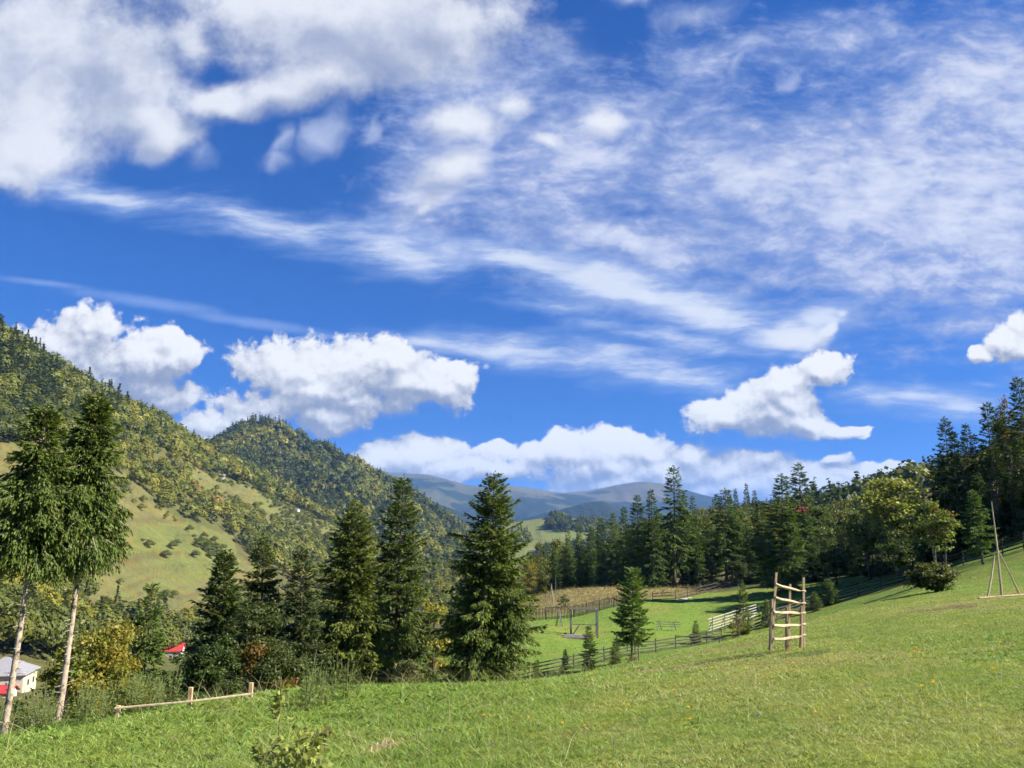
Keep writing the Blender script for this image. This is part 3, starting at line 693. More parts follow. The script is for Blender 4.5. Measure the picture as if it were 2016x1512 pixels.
def leaf_quads(rng, p, size, up=0.5, out=None, asp=0.62):
    n = len(p)
    nrm = rng.normal(size=(n, 3)) + np.array([0, 0, up])
    if out is not None: nrm = nrm + out * 0.9
    nrm = norm(nrm); a = norm(np.cross(nrm, rng.normal(size=(n, 3)))); b = np.cross(nrm, a)
    s = (size * rng.uniform(0.6, 1.25, n))[:, None]
    return np.stack([p - a * s * .5, p + b * s * asp * .5, p + a * s * .5, p - b * s * asp * .5], 1)
def broadleaf(seed, H, base, rx, mat_bark=None, nclump=34, nleaf=130, leaf=0.30, cl=0.55, hues=((0.08, 0.10, 0.022), (0.13, 0.12, 0.03)), stems=1, trunk_r=None, top=1.0, sparse=0.0, ry=None):
    rng = np.random.default_rng(seed)
    mat_bark = mat_bark or M_BARK
    mb = MB(); ry = ry or rx
    trunk_r = trunk_r or 0.014 * H + 0.02
    zc, rz = (H + base) / 2, (H - base) / 2
    d = norm(rng.normal(size=(nclump, 3))); rad = rng.random(nclump) ** 0.42 * 0.86
    lump = 1 + 0.22 * np.sin(d[:, 0] * 4 + seed) * np.cos(d[:, 2] * 3 + seed * 1.7)
    cen = d * (rad * lump)[:, None] * np.array([rx, ry, rz]) + np.array([0, 0, zc])
    w = 1 - 0.35 * top * sstep(cen[:, 2], zc, H)               # rounder, narrower towards the top
    cen[:, :2] *= w[:, None]
    tops = []
    for k in range(stems):
        a = rng.random() * 6.28; sp = 0.0 if stems == 1 else 0.14 * rx
        foot = np.array([math.cos(a) * sp, math.sin(a) * sp, -0.3])
        fork = np.array([foot[0] * 2.2 + rng.normal() * .05 * rx, foot[1] * 2.2 + rng.normal() * .05 * rx, base + rz * 0.5])
        up = np.array([fork[0] * 1.4, fork[1] * 1.4, base + rz * 1.35])
        r = trunk_r / math.sqrt(stems)
        mb.tube([foot, foot * .6 + fork * .4 + rng.normal(size=3) * .04 * rx, fork, up], [r * 1.2, r, r * 0.7, r * 0.25], 8, jit=0.08); tops.append((foot, fork, up, r))
    for c in cen[:: max(1, nclump // 26)]:
        foot, fork, up, r = tops[rng.integers(stems)]
        st = fork + (up - fork) * rng.uniform(-0.55, 0.8)
        st[2] = min(st[2], c[2] - 0.1 * rz)
        mid = (st + c) / 2 + np.array([0, 0, 0.12 * rz])
        mb.tube([st, mid, c], [r * 0.38, r * 0.22, r * 0.07], 5)
    ci = np.repeat(np.arange(nclump), nleaf)
    g = rng.normal(size=(len(ci), 3)); gr = np.abs(rng.normal(size=len(ci))) * 0.5 + 0.35
    off = norm(g) * gr[:, None] * np.array([1.0, 1.0, 0.66])
    csz = cl * rng.uniform(0.55, 1.3, nclump)
    p = cen[ci] + off * csz[ci][:, None] * rx * 0.55
    if sparse: 
        keep = rng.random(len(p)) > sparse; p, ci, off = p[keep], ci[keep], off[keep]
    Q = leaf_quads(rng, p, np.full(len(p), leaf), 0.6, norm(off))
    ch = rng.random(nclump)[ci]
    c = mixc(hues[0], hues[1], np.clip(ch + rng.normal(size=len(p)) * 0.25, 0, 1))
    if len(hues) > 2:
        odd = (rng.random(nclump) < 0.16)[ci] & (rng.random(len(p)) < .8); c[odd] = hues[2]
    c = c * rng.uniform(0.75, 1.28, len(p))[:, None]
    return mb.mesh('tree_trunk', mat_bark, True), quad_mesh('tree_crown', Q, c, M_LEAF)

def plant_tree(name, meshes, loc, label, cat, group=None, rz=0.0, sc=1.0, tint=None, parts=('trunk', 'crown')):
    r = empty(name, loc, rz); r.scale = sc if isinstance(sc, tuple) else (sc, sc, sc)
    tag(r, label, cat, group)
    for nm, me in zip(parts, meshes):
        o = link(nm, me, r)
        if tint is not None and nm in ('crown', 'foliage'): o.color = (*tint, 1)
    return r
def spot(px, ytop, Y, sink=0.1):
    """foot of a tree whose tip is seen at (px, ytop) at distance Y, and its height"""
    t = P(px, ytop, Y); z = G(t[0], Y) - sink
    return (t[0], Y, z), t[2] - z

# ------------------------------------------------------------------ the two tall trimmed spruces at the left edge
def trimmed(px_foot, py_foot, Y, px_top, py_top, label, seed, crown_from, rad):
    f = P(px_foot, py_foot, Y); z = G(f[0], Y); f[2] = z - 0.1
    t = P(px_top, py_top, Y); H = t[2] - f[2]
    ln = ((t[0] - f[0]) / H, 0.0)
    base = (P(px_foot, crown_from, Y)[2] - f[2])
    m = spruce(seed, H, rad, base, M_PALEBARK, twig=0.13, gap=0.10, per=10, droop=0.75, ragged=0.16, fall=0.74, hue=(0.046, 0.068, 0.020), trunk_r=0.085, stubs=True, lean=ln, hang=1.35, fan=0.58)
    plant_tree('spruce_tree', m, f, label, 'tree')
trimmed(0, 1440, 21.0, 86, 800, 'tall spruce with bare pale trunk, leaning at the left edge beside a similar one', 101, 1085, 1.36)
trimmed(98, 1432, 22.0, 200, 778, 'denser of two trimmed spruces, bare knotty trunk leaning right above the tall weeds', 102, 1078, 1.30)

# ------------------------------------------------------------------ spruces along the brow
BROW = [  # px, ytop, Y, radius, base, per, gap, droop, ragged, fall, hue, label
    (295, 1150, 40, 1.5, 0.8, 6, .32, .30, .15, .80, (0.045, 0.075, 0.022), 'short thin-crowned spruce in front of the small red roof'),
    (437, 1082, 43, 2.5, 0.6, 7, .28, .30, .06, .80, (0.038, 0.056, 0.020), 'dark dense conical spruce left of the dark broadleaf tree'),
    (517, 1050, 45, 2.9, 0.6, 6, .36, .50, .14, .90, (0.045, 0.062, 0.020), 'open ragged spruce with thin top, rising behind the dark broadleaf tree'),
    (600, 1082, 41, 1.9, 0.5, 6, .30, .25, .08, .80, (0.026, 0.038, 0.017), 'narrow almost black spruce in the row along the brow'),
    (708, 984, 44, 3.6, 0.4, 7, .30, .45, .10, .80, (0.060, 0.078, 0.022), 'broad olive spruce with spreading lower boughs in the row along the brow'),
    (797, 934, 49, 3.3, 0.6, 6, .40, .60, .12, .80, (0.045, 0.065, 0.020), 'tall spruce with tiered drooping boughs beside the yellow tree'),
    (967, 930, 44, 3.3, 0.3, 7, .33, .55, .08, .72, (0.055, 0.078, 0.020), 'tallest broad spruce at the edge of the meadow where the fence begins'),
]
for k, (px, yt, Y, rad, base, per, gap, dr, rag, fall, hue, label) in enumerate(BROW):
    loc, H = spot(px, yt, Y)
    m = spruce(200 + k, H, rad * 1.08, base, M_BARK, twig=0.235, gap=gap * 0.58, per=per + 1, droop=dr, ragged=rag, fall=fall, hue=hue, hang=0.9)
    plant_tree('spruce_tree', m, loc, label, 'tree')

BROADS = [ # name, px, ytop, Y, width px, base, hues, nclump, nleaf, leaf, label
    ('broadleaf_tree', 512, 1180, 37, 200, 0.2, ((0.044, 0.064, 0.016), (0.068, 0.084, 0.02), (0.17, 0.095, 0.022)), 120, 400, .13, 'large dark green broadleaf tree with a few rusty sprays behind the rail fence'),
    ('broadleaf_tree', 425, 1240, 34, 140, 0.1, ((0.045, 0.075, 0.018), (0.065, 0.095, 0.02)), 80, 300, .12, 'low dark leafy tree left of the large dark broadleaf tree'),
    ('shrub', 200, 1214, 30, 205, 0.05, ((0.18, 0.19, 0.03), (0.24, 0.195, 0.03), (0.13, 0.16, 0.026)), 110, 240, .13, 'big round golden olive autumn shrub right of the pale trunks'),
    ('broadleaf_tree', 852, 1140, 56, 92, 0.6, ((0.26, 0.22, 0.03), (0.20, 0.19, 0.03)), 40, 120, .24, 'bright yellow autumn tree between two tall spruces'),
    ('broadleaf_tree', 345, 1272, 36, 110, 0.2, ((0.055, 0.085, 0.02), (0.075, 0.10, 0.022)), 34, 120, .18, 'green bushy young tree just below the red roof'),
    ('shrub', 50, 1378, 27, 120, 0.1, ((0.05, 0.075, 0.018), (0.07, 0.09, 0.02)), 36, 140, .14, 'dark green shrub between the two pale trunks'),
    ('shrub', 800, 1292, 27, 72, 0.1, ((0.16, 0.15, 0.06), (0.11, 0.12, 0.04)), 22, 75, .09, 'small pale thin shrub at the brow before the tall spruces'),
    ('broadleaf_tree', 650, 1215, 44, 130, 0.2, ((0.045, 0.065, 0.018), (0.065, 0.085, 0.02)), 60, 130, .2, 'dark leafy understorey tree in shade between the brow spruces'),
    ('broadleaf_tree', 748, 1215, 50, 110, 0.2, ((0.055, 0.075, 0.02), (0.07, 0.09, 0.02)), 60, 130, .2, 'dull green understorey tree behind the small pale shrub'),
    ('broadleaf_tree', 905, 1165, 72, 70, 0.3, ((0.055, 0.08, 0.02), (0.085, 0.10, 0.025)), 34, 110, .26, 'green tree half hidden behind the tallest brow spruce'),
    ('shrub', 125, 1300, 34, 90, 0.1, ((0.13, 0.12, 0.025), (0.09, 0.10, 0.022)), 34, 130, .15, 'olive shrub between the far pale trunk and the golden shrub'),
]
for k, (nm, px, yt, Y, wpx, base, hues, ncl, nlf, lf, label) in enumerate(BROADS):
    loc, H = spot(px, yt, Y)
    H = max(H, 1.0)
    m = broadleaf(300 + k, H, base, wpx / FPX * Y * 0.5, nclump=ncl, nleaf=nlf, leaf=lf, hues=hues, cl=.42 if ncl >= 80 else .55, stems=(3 if nm == 'shrub' else 1), trunk_r=0.03 if nm == 'shrub' else None)
    plant_tree(nm, m, loc, label, 'shrub' if nm == 'shrub' else 'tree', parts=('stems' if nm == 'shrub' else 'trunk', 'foliage' if nm == 'shrub' else 'crown'))
# ------------------------------------------------------------------ the wood on the right: a few spruce and broadleaf shapes, each tree an object of its own
SPR = [spruce(400 + k, 18.0, 3.1, 0.9 + 0.5 * (k % 3), M_BARK, twig=0.42, gap=0.42, per=6 + k % 2, droop=0.35 + 0.08 * k, ragged=0.08 + 0.03 * (k % 3), fall=0.70 + 0.06 * (k % 4), hue=(0.046, 0.074, 0.021), hang=0.7) for k in range(5)]
LIMBED = spruce(411, 18.0, 2.6, 4.2, M_BARK, twig=0.42, gap=0.46, per=6, droop=0.6, ragged=0.16, fall=0.75, hue=(0.046, 0.072, 0.021), hang=0.9)
SMALLSP = [spruce(420 + k, 5.0, 1.35, 0.25, M_BARK, twig=0.19, gap=0.17, per=6, droop=0.15, ragged=0.08, fall=0.85, hue=(0.065, 0.095, 0.026), hang=0.35) for k in range(2)]
BRD = [broadleaf(430 + k, 14.0, 2.0, 4.2, nclump=52, nleaf=110, leaf=0.42, hues=((0.75, 0.85, 0.8), (1.25, 1.12, 1.1)), cl=0.6) for k in range(4)]
def put_spruce(px, yt, Y, wpx, label, group=None, mesh=None, tint=(1, 1, 1), name='spruce_tree', sink=0.15):
    loc, H = spot(px, yt, Y, sink)
    me = mesh or SPR[int(RNG.integers(len(SPR)))]
    H0, R0 = (5.0, 1.35) if me in SMALLSP else (18.0, 2.6 if me is LIMBED else 3.1)
    s = H / H0; sw = wpx / FPX * Y * 0.5 / R0
    return plant_tree(name, me, loc, label, 'tree', group, RNG.random() * 6.28, (sw, sw, s), tint)
def put_broad(px, yt, Y, wpx, label, tint, group=None, mesh=None, name='broadleaf_tree'):
    loc, H = spot(px, yt, Y)
    me = mesh or BRD[int(RNG.integers(len(BRD)))]
    s = H / 14.3; sw = wpx / FPX * Y * 0.5 / 4.2
    return plant_tree(name, me, loc, label, 'tree', group, RNG.random() * 6.28, (sw, sw, s), tint)
GR_, OL_, YE_, OR_, DK_ = (0.085, 0.120, 0.026), (0.130, 0.145, 0.034), (0.20, 0.175, 0.04), (0.20, 0.105, 0.028), (0.05, 0.072, 0.024)
put_spruce(1322, 918, 138, 92, 'tallest dark spruce standing alone before the wood, above the white stones', mesh=LIMBED)
put_spruce(1281, 964, 136, 70, 'dark spruce next left of the tallest one before the wood', tint=(.8, .85, .9))
put_spruce(1254, 974, 142, 64, 'dark pointed spruce, second left of the tallest one before the wood', tint=(.75, .8, .85))
put_spruce(1424, 962, 140, 92, 'spruce with a bare lower trunk at the edge of the brown field', mesh=LIMBED, tint=(.9, .95, .9))
put_spruce(1533, 934, 114, 120, 'broad dense spruce right behind the wooden tree guard', tint=(.95, .98, .9))
put_spruce(1574, 911, 138, 88, 'slim high spruce with regular tiers behind the tree guard', tint=(.85, .9, .95))
put_spruce(1495, 985, 134, 80, 'lower spruce left of the broad one behind the tree guard', tint=(.9, .95, .9))
put_spruce(1469, 952, 205, 36, 'small far spruce tip showing above the wood against the cloud', tint=(.8, .9, 1))
for px, yt, Y, w in ((1436, 966, 200, 34), (1449, 962, 205, 34), (1413, 972, 195, 36), (1404, 978, 190, 36), (1484, 966, 200, 34), (1345, 972, 165, 52), (1362, 976, 178, 46)):
    put_spruce(px, yt, Y, w, 'dark spruce tip in the row along the top of the wood', 'spruce tips along the top of the wood', tint=(.8, .88, .95))
put_spruce(1860, 822, 106, 92, 'pointed dark spruce at the left edge of the high stand on the right', tint=(.7, .75, .8))
put_spruce(1943, 793, 104, 88, 'tall dark spruce in the middle of the high stand on the right', tint=(.65, .7, .75))
put_spruce(2002, 743, 100, 104, 'highest spruce of the high stand, at the right edge', tint=(.7, .75, .75))
put_spruce(1972, 800, 96, 84, 'dark spruce left below the highest one at the right edge', tint=(.6, .65, .7))
put_spruce(2045, 770, 96, 100, 'dark spruce cut off by the right edge', tint=(.65, .7, .7))
for px, yt, Y, w in ((1895, 870, 104, 84), (1920, 855, 108, 84), (1840, 900, 108, 66), (1880, 905, 98, 80), (1950, 880, 94, 84), (2000, 860, 92, 90), (1925, 935, 90, 80), (1985, 930, 90, 80), (2035, 880, 88, 90), (1860, 960, 94, 76), (1875, 850, 122, 80), (1900, 835, 126, 84), (1965, 830, 122, 90), (1990, 810, 126, 90), (2015, 800, 122, 90), (1925, 905, 118, 84), (2025, 930, 86, 90), (1850, 925, 116, 80)):
    put_spruce(px, yt, Y, w, 'dark spruce within the high stand on the right', 'spruces of the high stand on the right', tint=(.55, .62, .6))
put_spruce(1919, 964, 78, 78, 'small bright spruce on a forked bare trunk before the high stand', mesh=LIMBED, tint=(1.15, 1.3, 1.0))
put_broad(1752, 922, 99, 158, 'big round olive broadleaf tree in the middle of the wood edge', (0.225, 0.245, 0.058), mesh=BRD[0])
put_broad(1700, 960, 108, 90, 'olive broadleaf tree left of the big round one', (0.12, 0.155, 0.036), mesh=BRD[1])
put_broad(1800, 948, 104, 80, 'olive broadleaf tree right of the big round one', (0.12, 0.15, 0.036), mesh=BRD[2])
put_broad(1885, 880, 112, 90, 'yellowing broadleaf tree between the dark spruces of the high stand', (0.14, 0.135, 0.03))
put_broad(1968, 775, 108, 70, 'rusty broadleaf crown high between the spruces at the right edge', (0.14, 0.09, 0.03))
m = broadleaf(451, 8.5, 3.1, 2.0, nclump=60, nleaf=80, leaf=0.27, hues=((0.14, 0.185, 0.035), (0.19, 0.21, 0.05), (0.17, 0.12, 0.03)), stems=3, sparse=0.25, cl=0.5)
loc, H = spot(1838, 985, 75); plant_tree('broadleaf_tree', m, loc, 'loose yellow-green tree on thin stems above the round bush', 'tree', sc=(1, 1, H / 8.5))
m = broadleaf(452, 2.6, 0.05, 1.65, nclump=60, nleaf=170, leaf=0.20, hues=((0.055, 0.075, 0.02), (0.11, 0.115, 0.03)), stems=3, trunk_r=.03, top=0.4)
loc, H = spot(1832, 1102, 55); plant_tree('bush', m, loc, 'round dark green bush on the meadow under the loose yellow-green tree', 'bush', sc=(1, 1, H / 2.6), parts=('stems', 'foliage'))
m = broadleaf(453, 12.0, 2.6, 2.0, mat_bark=M_PALEBARK, nclump=46, nleaf=30, leaf=0.20, hues=((0.13, 0.105, 0.045), (0.10, 0.09, 0.04)), trunk_r=0.13, cl=0.6)
loc, H = spot(1986, 878, 95); plant_tree('bare_tree', m, loc, 'half bare slender tree with a pale trunk before the dark stand at the right', 'tree', sc=(1, 1, H / 12))
m = broadleaf(454, 9.0, 2.0, 1.7, mat_bark=M_PALEBARK, nclump=34, nleaf=40, leaf=0.22, hues=((0.14, 0.13, 0.04), (0.10, 0.10, 0.03)), trunk_r=0.09, cl=0.6)
loc, H = spot(1955, 930, 92); plant_tree('bare_tree', m, loc, 'thin leafy young tree left of the half bare slender tree', 'tree', sc=(1, 1, H / 9))
for px, yt, Y, w, t, lb in ((1058, 1062, 150, 56, OL_, 'olive broadleaf tree at the left end of the wood beyond the brown field'), (1040, 1098, 140, 44, YE_, 'small yellowish tree at the left end of the brown field'),
                            (1100, 1048, 165, 56, OL_, 'rounded olive tree with a shaded side near the left end of the wood'), (1392, 984, 172, 66, OL_, 'olive broadleaf crown right of the tallest spruce'),
                            (1455, 1002, 150, 60, GR_, 'green broadleaf crown between the two bare-trunk spruces'), (1612, 985, 150, 80, GR_, 'green broadleaf tree just right of the red forest roof'),
                            (1652, 968, 165, 80, OL_, 'olive tree between the red forest roof and the big round tree'), (1686, 1010, 122, 64, GR_, 'dark green tree left below the big round olive tree'),
                            (1375, 1010, 155, 60, GR_, 'green broadleaf tree behind the white stones'), (1510, 1000, 160, 60, YE_, 'yellowing tree behind the broad dense spruce'),
                            (1770, 1040, 92, 90, GR_, 'low green tree under the big round olive tree'), (1640, 1060, 112, 70, GR_, 'low dark tree at the foot of the wood right of the tree guard'), (1450, 1090, 128, 50, DK_, 'low dark tree at the foot of the wood near the pale slats')):
    put_broad(px, yt, Y, w, lb, t)
for px, yt, Y, w in ((1075, 1068, 152, 40), (1120, 1042, 152, 42), (1140, 1032, 158, 44), (1162, 1038, 150, 46), (1181, 1018, 156, 44), (1206, 1010, 156, 46), (1228, 998, 158, 46), (1217, 1062, 140, 52), (1182, 1078, 140, 50),
                     (1146, 1086, 140, 50), (1110, 1092, 142, 44), (1092, 1078, 146, 42), (1240, 1040, 138, 54), (1265, 1050, 136, 54), (1302, 1010, 145, 54), (1345, 1010, 146, 60), (1368, 1040, 146, 56), (1395, 1030, 150, 60), (1310, 1060, 140, 50)):
    put_spruce(px, yt, Y, w, 'dark spruce in the front row of the wood beyond the brown field', 'front row spruces beyond the brown field', tint=tuple(np.array((.95, 1.05, 1.0)) * RNG.uniform(.8, 1.25)))
for px, yt, Y, w in ((1445, 1010, 146, 60), (1470, 1030, 142, 56), (1505, 1045, 132, 60), (1556, 1000, 130, 66), (1590, 1010, 134, 66), (1618, 1040, 126, 62), (1655, 1035, 124, 62), (1685, 1050, 118, 62), (1715, 1060, 112, 60), (1740, 1075, 106, 56), (1800, 1050, 100, 60), (1830, 1020, 98, 66), (1600, 1075, 120, 60), (1560, 1085, 122, 60), (1480, 1085, 130, 54)):
    put_spruce(px, yt, Y, w, 'dark spruce in the shaded wood behind the diagonal fence', 'spruces of the shaded wood behind the fence', tint=tuple(np.array((.9, 1.0, .95)) * RNG.uniform(.75, 1.2)))
# deeper in the wood: scattered by area, tops below the skyline of the front rows
n_in = 0
for _ in range(1500):
    Y = RNG.uniform(165, 330); px = RNG.uniform(1090, 2080)
    cap = np.interp(px, [1090, 1180, 1300, 1480, 1650, 1800, 2080], [1062, 1035, 990, 985, 975, 955, 900]) + RNG.uniform(6, 40)
    x = X_at(px, Y); z = G(x, Y)
    ztop = P(px, cap, Y)[2]
    H = min(ztop - z, RNG.uniform(13, 20))
    if H < 7: continue
    n_in += 1
    if n_in > 170: break
    if RNG.random() < 0.6:
        me = SPR[int(RNG.integers(len(SPR)))]; s = H / 18; sw = s * RNG.uniform(.85, 1.15)
        plant_tree('spruce_tree', me, (x, Y, z - .2), 'spruce deep in the wood behind its front rows', 'tree', 'spruces deep in the wood', RNG.random() * 6.28, (sw, sw, s), tuple(np.array((.8, .88, .92)) * RNG.uniform(.75, 1.2)))
    else:
        me = BRD[int(RNG.integers(len(BRD)))]; s = H / 14.3; sw = s * RNG.uniform(.8, 1.1)
        c = np.array([GR_, OL_, OL_, YE_, DK_][int(RNG.integers(5))]) * RNG.uniform(.75, 1.2)
        plant_tree('broadleaf_tree', me, (x, Y, z - .2), 'broadleaf tree deep in the wood behind its front rows', 'tree', 'broadleaf trees deep in the wood', RNG.random() * 6.28, (sw, sw, s), tuple(c))

# ------------------------------------------------------------------ small trees on the near meadow and along the fence
loc, H = spot(1243, 1118, 62)
m = spruce(470, H, 1.75, 1.75, M_BARK, twig=0.21, gap=0.17, per=7, droop=0.10, ragged=0.06, fall=0.62, hue=(0.062, 0.105, 0.024), hang=0.35)
r = plant_tree('spruce_tree', m, loc, 'bright green young spruce on two thin trunks before the fence', 'tree')
mb = MB(); mb.tube([(0.42, 0.1, -0.3), (0.38, 0.1, 1.2), (0.3, 0.05, 2.4)], [0.06, 0.05, 0.04], 8); mb.build('second_trunk', M_BARK, r)
for px, yt, Y, w, lb in ((1160, 1232, 64, 46, 'conical young spruce before the grey swing frame'), (1112, 1279, 63, 25, 'tiny dark spruce at the fence, left of the conical young one'), (1211, 1256, 66, 34, 'small dark spruce at the fence beside the two-trunk spruce'),
                         (1369, 1222, 80, 28, 'tiny spruce behind the fence left of the pale slats'), (1460, 1148, 84, 44, 'thin young spruce growing over the yellow bush at the pale slats'), (1510, 1180, 86, 36, 'dark young spruce right of the pale slats'),
                         (1632, 1140, 92, 50, 'dark small spruce at the fence right of the tree guard'), (1604, 1165, 90, 34, 'lowest dark spruce at the fence right of the tree guard'), (1057, 1300, 60, 26, 'small shrubby spruce at the low end of the fence')):
    put_spruce(px, yt, Y, w, lb, mesh=SMALLSP[int(RNG.integers(2))], sink=0.05)
m = broadleaf(471, 2.4, 0.05, 1.2, nclump=22, nleaf=55, leaf=0.13, hues=((0.20, 0.17, 0.05), (0.14, 0.13, 0.04)), stems=3, trunk_r=.03)
loc, H = spot(1452, 1198, 82.5); plant_tree('bush', m, loc, 'yellowish half bare bush in front of the pale slats', 'bush', parts=('stems', 'foliage'))
m = broadleaf(472, 0.9, 0.0, 0.45, nclump=18, nleaf=30, leaf=0.10, hues=((0.20, 0.15, 0.06), (0.13, 0.11, 0.05)), stems=3, trunk_r=.015)
loc, H = spot(1243, 1280, 61.5); plant_tree('bush', m, loc, 'dry brown bush at the foot of the two-trunk spruce', 'bush', parts=('stems', 'foliage'))
loc, H = spot(1110, 1185, 114); plant_tree('bush', m, loc, 'little grey-green bush in the brown field by the hay poles', 'bush', sc=2.0, parts=('stems', 'foliage'), tint=(.6, .9, .7))

# ------------------------------------------------------------------ trees of the slope across the valley
def far_crown(rng, n, leaf, kind):
    """unit-height tree crown as loose leaf clumps, colours near 1"""
    if kind == 'broad':
        d = norm(rng.normal(size=(n, 3))); d[:, 2] = np.abs(d[:, 2]) * 1.1 - 0.25
        lump = 1 + 0.20 * np.sin(d[:, 0] * 5 + rng.random() * 6) * np.sin(d[:, 1] * 5 + rng.random() * 6) + 0.12 * np.sin(d[:, 2] * 9)
        p = d * lump[:, None] * (rng.random(n) ** 0.10)[:, None] * np.array([0.42, 0.42, 0.50]) + np.array([0, 0, 0.46])
        Q = leaf_quads(rng, p, np.full(n, leaf), 0.6, d * 3.5, 0.9)
    else:
        t = rng.random(n) ** 1.4; a = rng.random(n) * 6.28; r = 0.20 * (1 - t) ** .85 * rng.uniform(.6, 1.1, n) + .008
        p = np.stack([np.cos(a) * r, np.sin(a) * r, 0.06 + 0.94 * t], -1)
        d = norm(np.stack([np.cos(a), np.sin(a), -0.35 + 0.9 * t], -1))
        Q = spray_quads(rng, p - d * (leaf * .5), d, leaf * rng.uniform(.7, 1.2, n) * (1.1 - .6 * t), np.full(n, leaf * .5) * (1.1 - .6 * t))
    c = rng.uniform(0.84, 1.16, n)[:, None] * np.ones(3)
    return Q, c
PAL = {'green': (0.080, 0.102, 0.026), 'dark': (0.046, 0.066, 0.026), 'olive': (0.118, 0.138, 0.030), 'yellow': (0.172, 0.176, 0.036), 'rust': (0.19, 0.135, 0.04)}
HT = [far_crown(np.random.default_rng(500 + k), 900, 0.075, 'broad') for k in range(4)]
HS = [far_crown(np.random.default_rng(520 + k), 420, 0.10, 'spruce') for k in range(3)]
HB = [quad_mesh('tree_crown', q, c, M_LEAF) for q, c in HT]
HC = [quad_mesh('spruce_crown', q, c, M_NEEDLE) for q, c in HS]
BELT_A = [(-80, 640), (0, 655), (150, 742), (300, 812), (420, 882), (480, 920), (560, 965), (640, 1010), (700, 1050), (600, 1012), (520, 975), (470, 948), (430, 935), (390, 930), (330, 892), (250, 880), (150, 885), (60, 880), (-80, 870)]
BELT_B = [(225, 860), (300, 880), (345, 905), (395, 985), (450, 1014), (530, 1038), (620, 1066), (720, 1080), (820, 1110), (840, 1150), (700, 1190), (600, 1160), (520, 1115), (470, 1070), (420, 1040), (350, 1015), (290, 985), (235, 930)]
BELT_V = [(-80, 1130), (70, 1140), (160, 1180), (170, 1250), (330, 1262), (420, 1225), (560, 1215), (700, 1190), (840, 1130), (900, 1100), (960, 1110), (960, 1180), (600, 1290), (420, 1290), (150, 1310), (60, 1300), (-80, 1300)]
def scatter(n, x0, x1, y0, y1):
    x = RNG.uniform(x0, x1, n); y = RNG.uniform(y0, y1, n); return x, y, ground(x, y)
xs, ys, zs = scatter(60000, -620, 40, 120, 1050)
px, py = project(np.stack([xs, ys, zs], -1))
n_ = fbm(xs / 70, ys / 70, 61, 3)
A = inpoly(px, py, BELT_A); B = inpoly(px, py, BELT_B); Vv = inpoly(px, py, BELT_V)
S = (inpoly(px, py, POLY_SLOPE) | inpoly(px, py, POLY_CLEAR)) & ~A & ~B
prob = np.where(A, 1.0, np.where(B, np.where(n_ > .33, 1.0, .2), np.where(Vv, .9, np.where(S, .035 + .35 * (fbm(xs / 34, ys / 34, 63, 3) > .56), 0.0))))
ok = RNG.random(len(xs)) < prob
cellset, trees = {}, []
for i in np.nonzero(ok)[0]:
    far = ys[i] / 520.0
    md = (5.6 + 1.6 * far) if not S[i] else 4.0
    key = (int(xs[i] // md), int(ys[i] // md))
    if key in cellset: continue
    cellset[key] = 1
    r = RNG.random()
    zone = 'A' if A[i] else 'B' if B[i] else 'V' if Vv[i] else 'S'
    dark = fbm(xs[i] / 45, ys[i] / 45, 77, 3)
    if zone == 'A': kind = 'spruce' if (dark > .56 and r < .7) or r < .06 else 'broad'
    else: kind = 'spruce' if r < (.05 if zone != 'V' else .12) else 'broad'
    q = .2 + .6 * RNG.random() + (fbm(xs[i] / 45, ys[i] / 45, 91, 3) - .5) * 2.0
    if zone == 'A': hue = 'dark' if q < .12 else 'green' if q < .42 else 'olive' if q < .80 else 'yellow' if q < 1.2 else 'rust'
    elif zone == 'B': hue = 'green' if q < .20 else 'olive' if q < .55 else 'yellow' if q < 1.08 else 'rust'
    elif zone == 'V': hue = 'dark' if q < .2 else 'green' if q < .6 else 'olive' if q < .92 else 'yellow'
    else: hue = 'green' if q < .5 else 'olive'
    H = RNG.uniform(11, 18) if zone == 'A' else RNG.uniform(8.5, 14.0) if zone in 'BV' else RNG.uniform(1.8, 5.5)
    if kind == 'spruce': H *= 1.3; hue = 'dark'
    trees.append((xs[i], ys[i], zs[i] - .25, H, kind, hue, zone))
trees.sort(key=lambda t: -t[3] / math.hypot(t[0], t[1]))
ZW = {'A': 'in the dense wood under the crest of the left slope', 'B': 'in the diagonal band of trees down the left slope', 'V': 'in the valley wood below the left slope'}
HW = {'green': 'green', 'dark': 'dark green', 'olive': 'olive green', 'yellow': 'yellowing', 'rust': 'rusty orange'}
cnt = {}; rest = []
LIM = {'broad': 285, 'spruce': 70, 'bush': 220}
for x, y, z, H, kind, hue, zone in trees:
    kd = 'bush' if zone == 'S' else kind
    cnt[kd] = cnt.get(kd, 0) + 1
    tint = np.array(PAL[hue]) * np.array([1.3, 1.2, 1.0]) * RNG.uniform(.8, 1.2)
    w = H * RNG.uniform(.85, 1.2) * (1.25 if kd == 'bush' else 1)
    rz = RNG.random() * 6.28
    if cnt[kd] > LIM[kd]:
        rest.append((x, y, z, H, w, rz, kind, tint)); continue
    me = HC[int(RNG.integers(3))] if kind == 'spruce' else HB[int(RNG.integers(4))]
    nm = {'broad': 'hillside_tree', 'spruce': 'hillside_spruce', 'bush': 'hillside_bush'}[kd]
    o = link(nm, me, None, (x, y, z)); o.scale = (w, w, H); o.rotation_euler = (0, 0, rz); o.color = (*tint, 1)
    if kd == 'bush': tag(o, '%s bush scattered on the open slope across the valley' % HW[hue], 'bush', '%s bushes on the open slope' % HW[hue])
    else: tag(o, '%s %s %s' % (HW[hue], 'spruce' if kind == 'spruce' else 'broadleaf tree', ZW[zone]), 'tree', '%s %ss %s' % (HW[hue], 'spruce' if kind == 'spruce' else 'broadleaf tree', ZW[zone]))
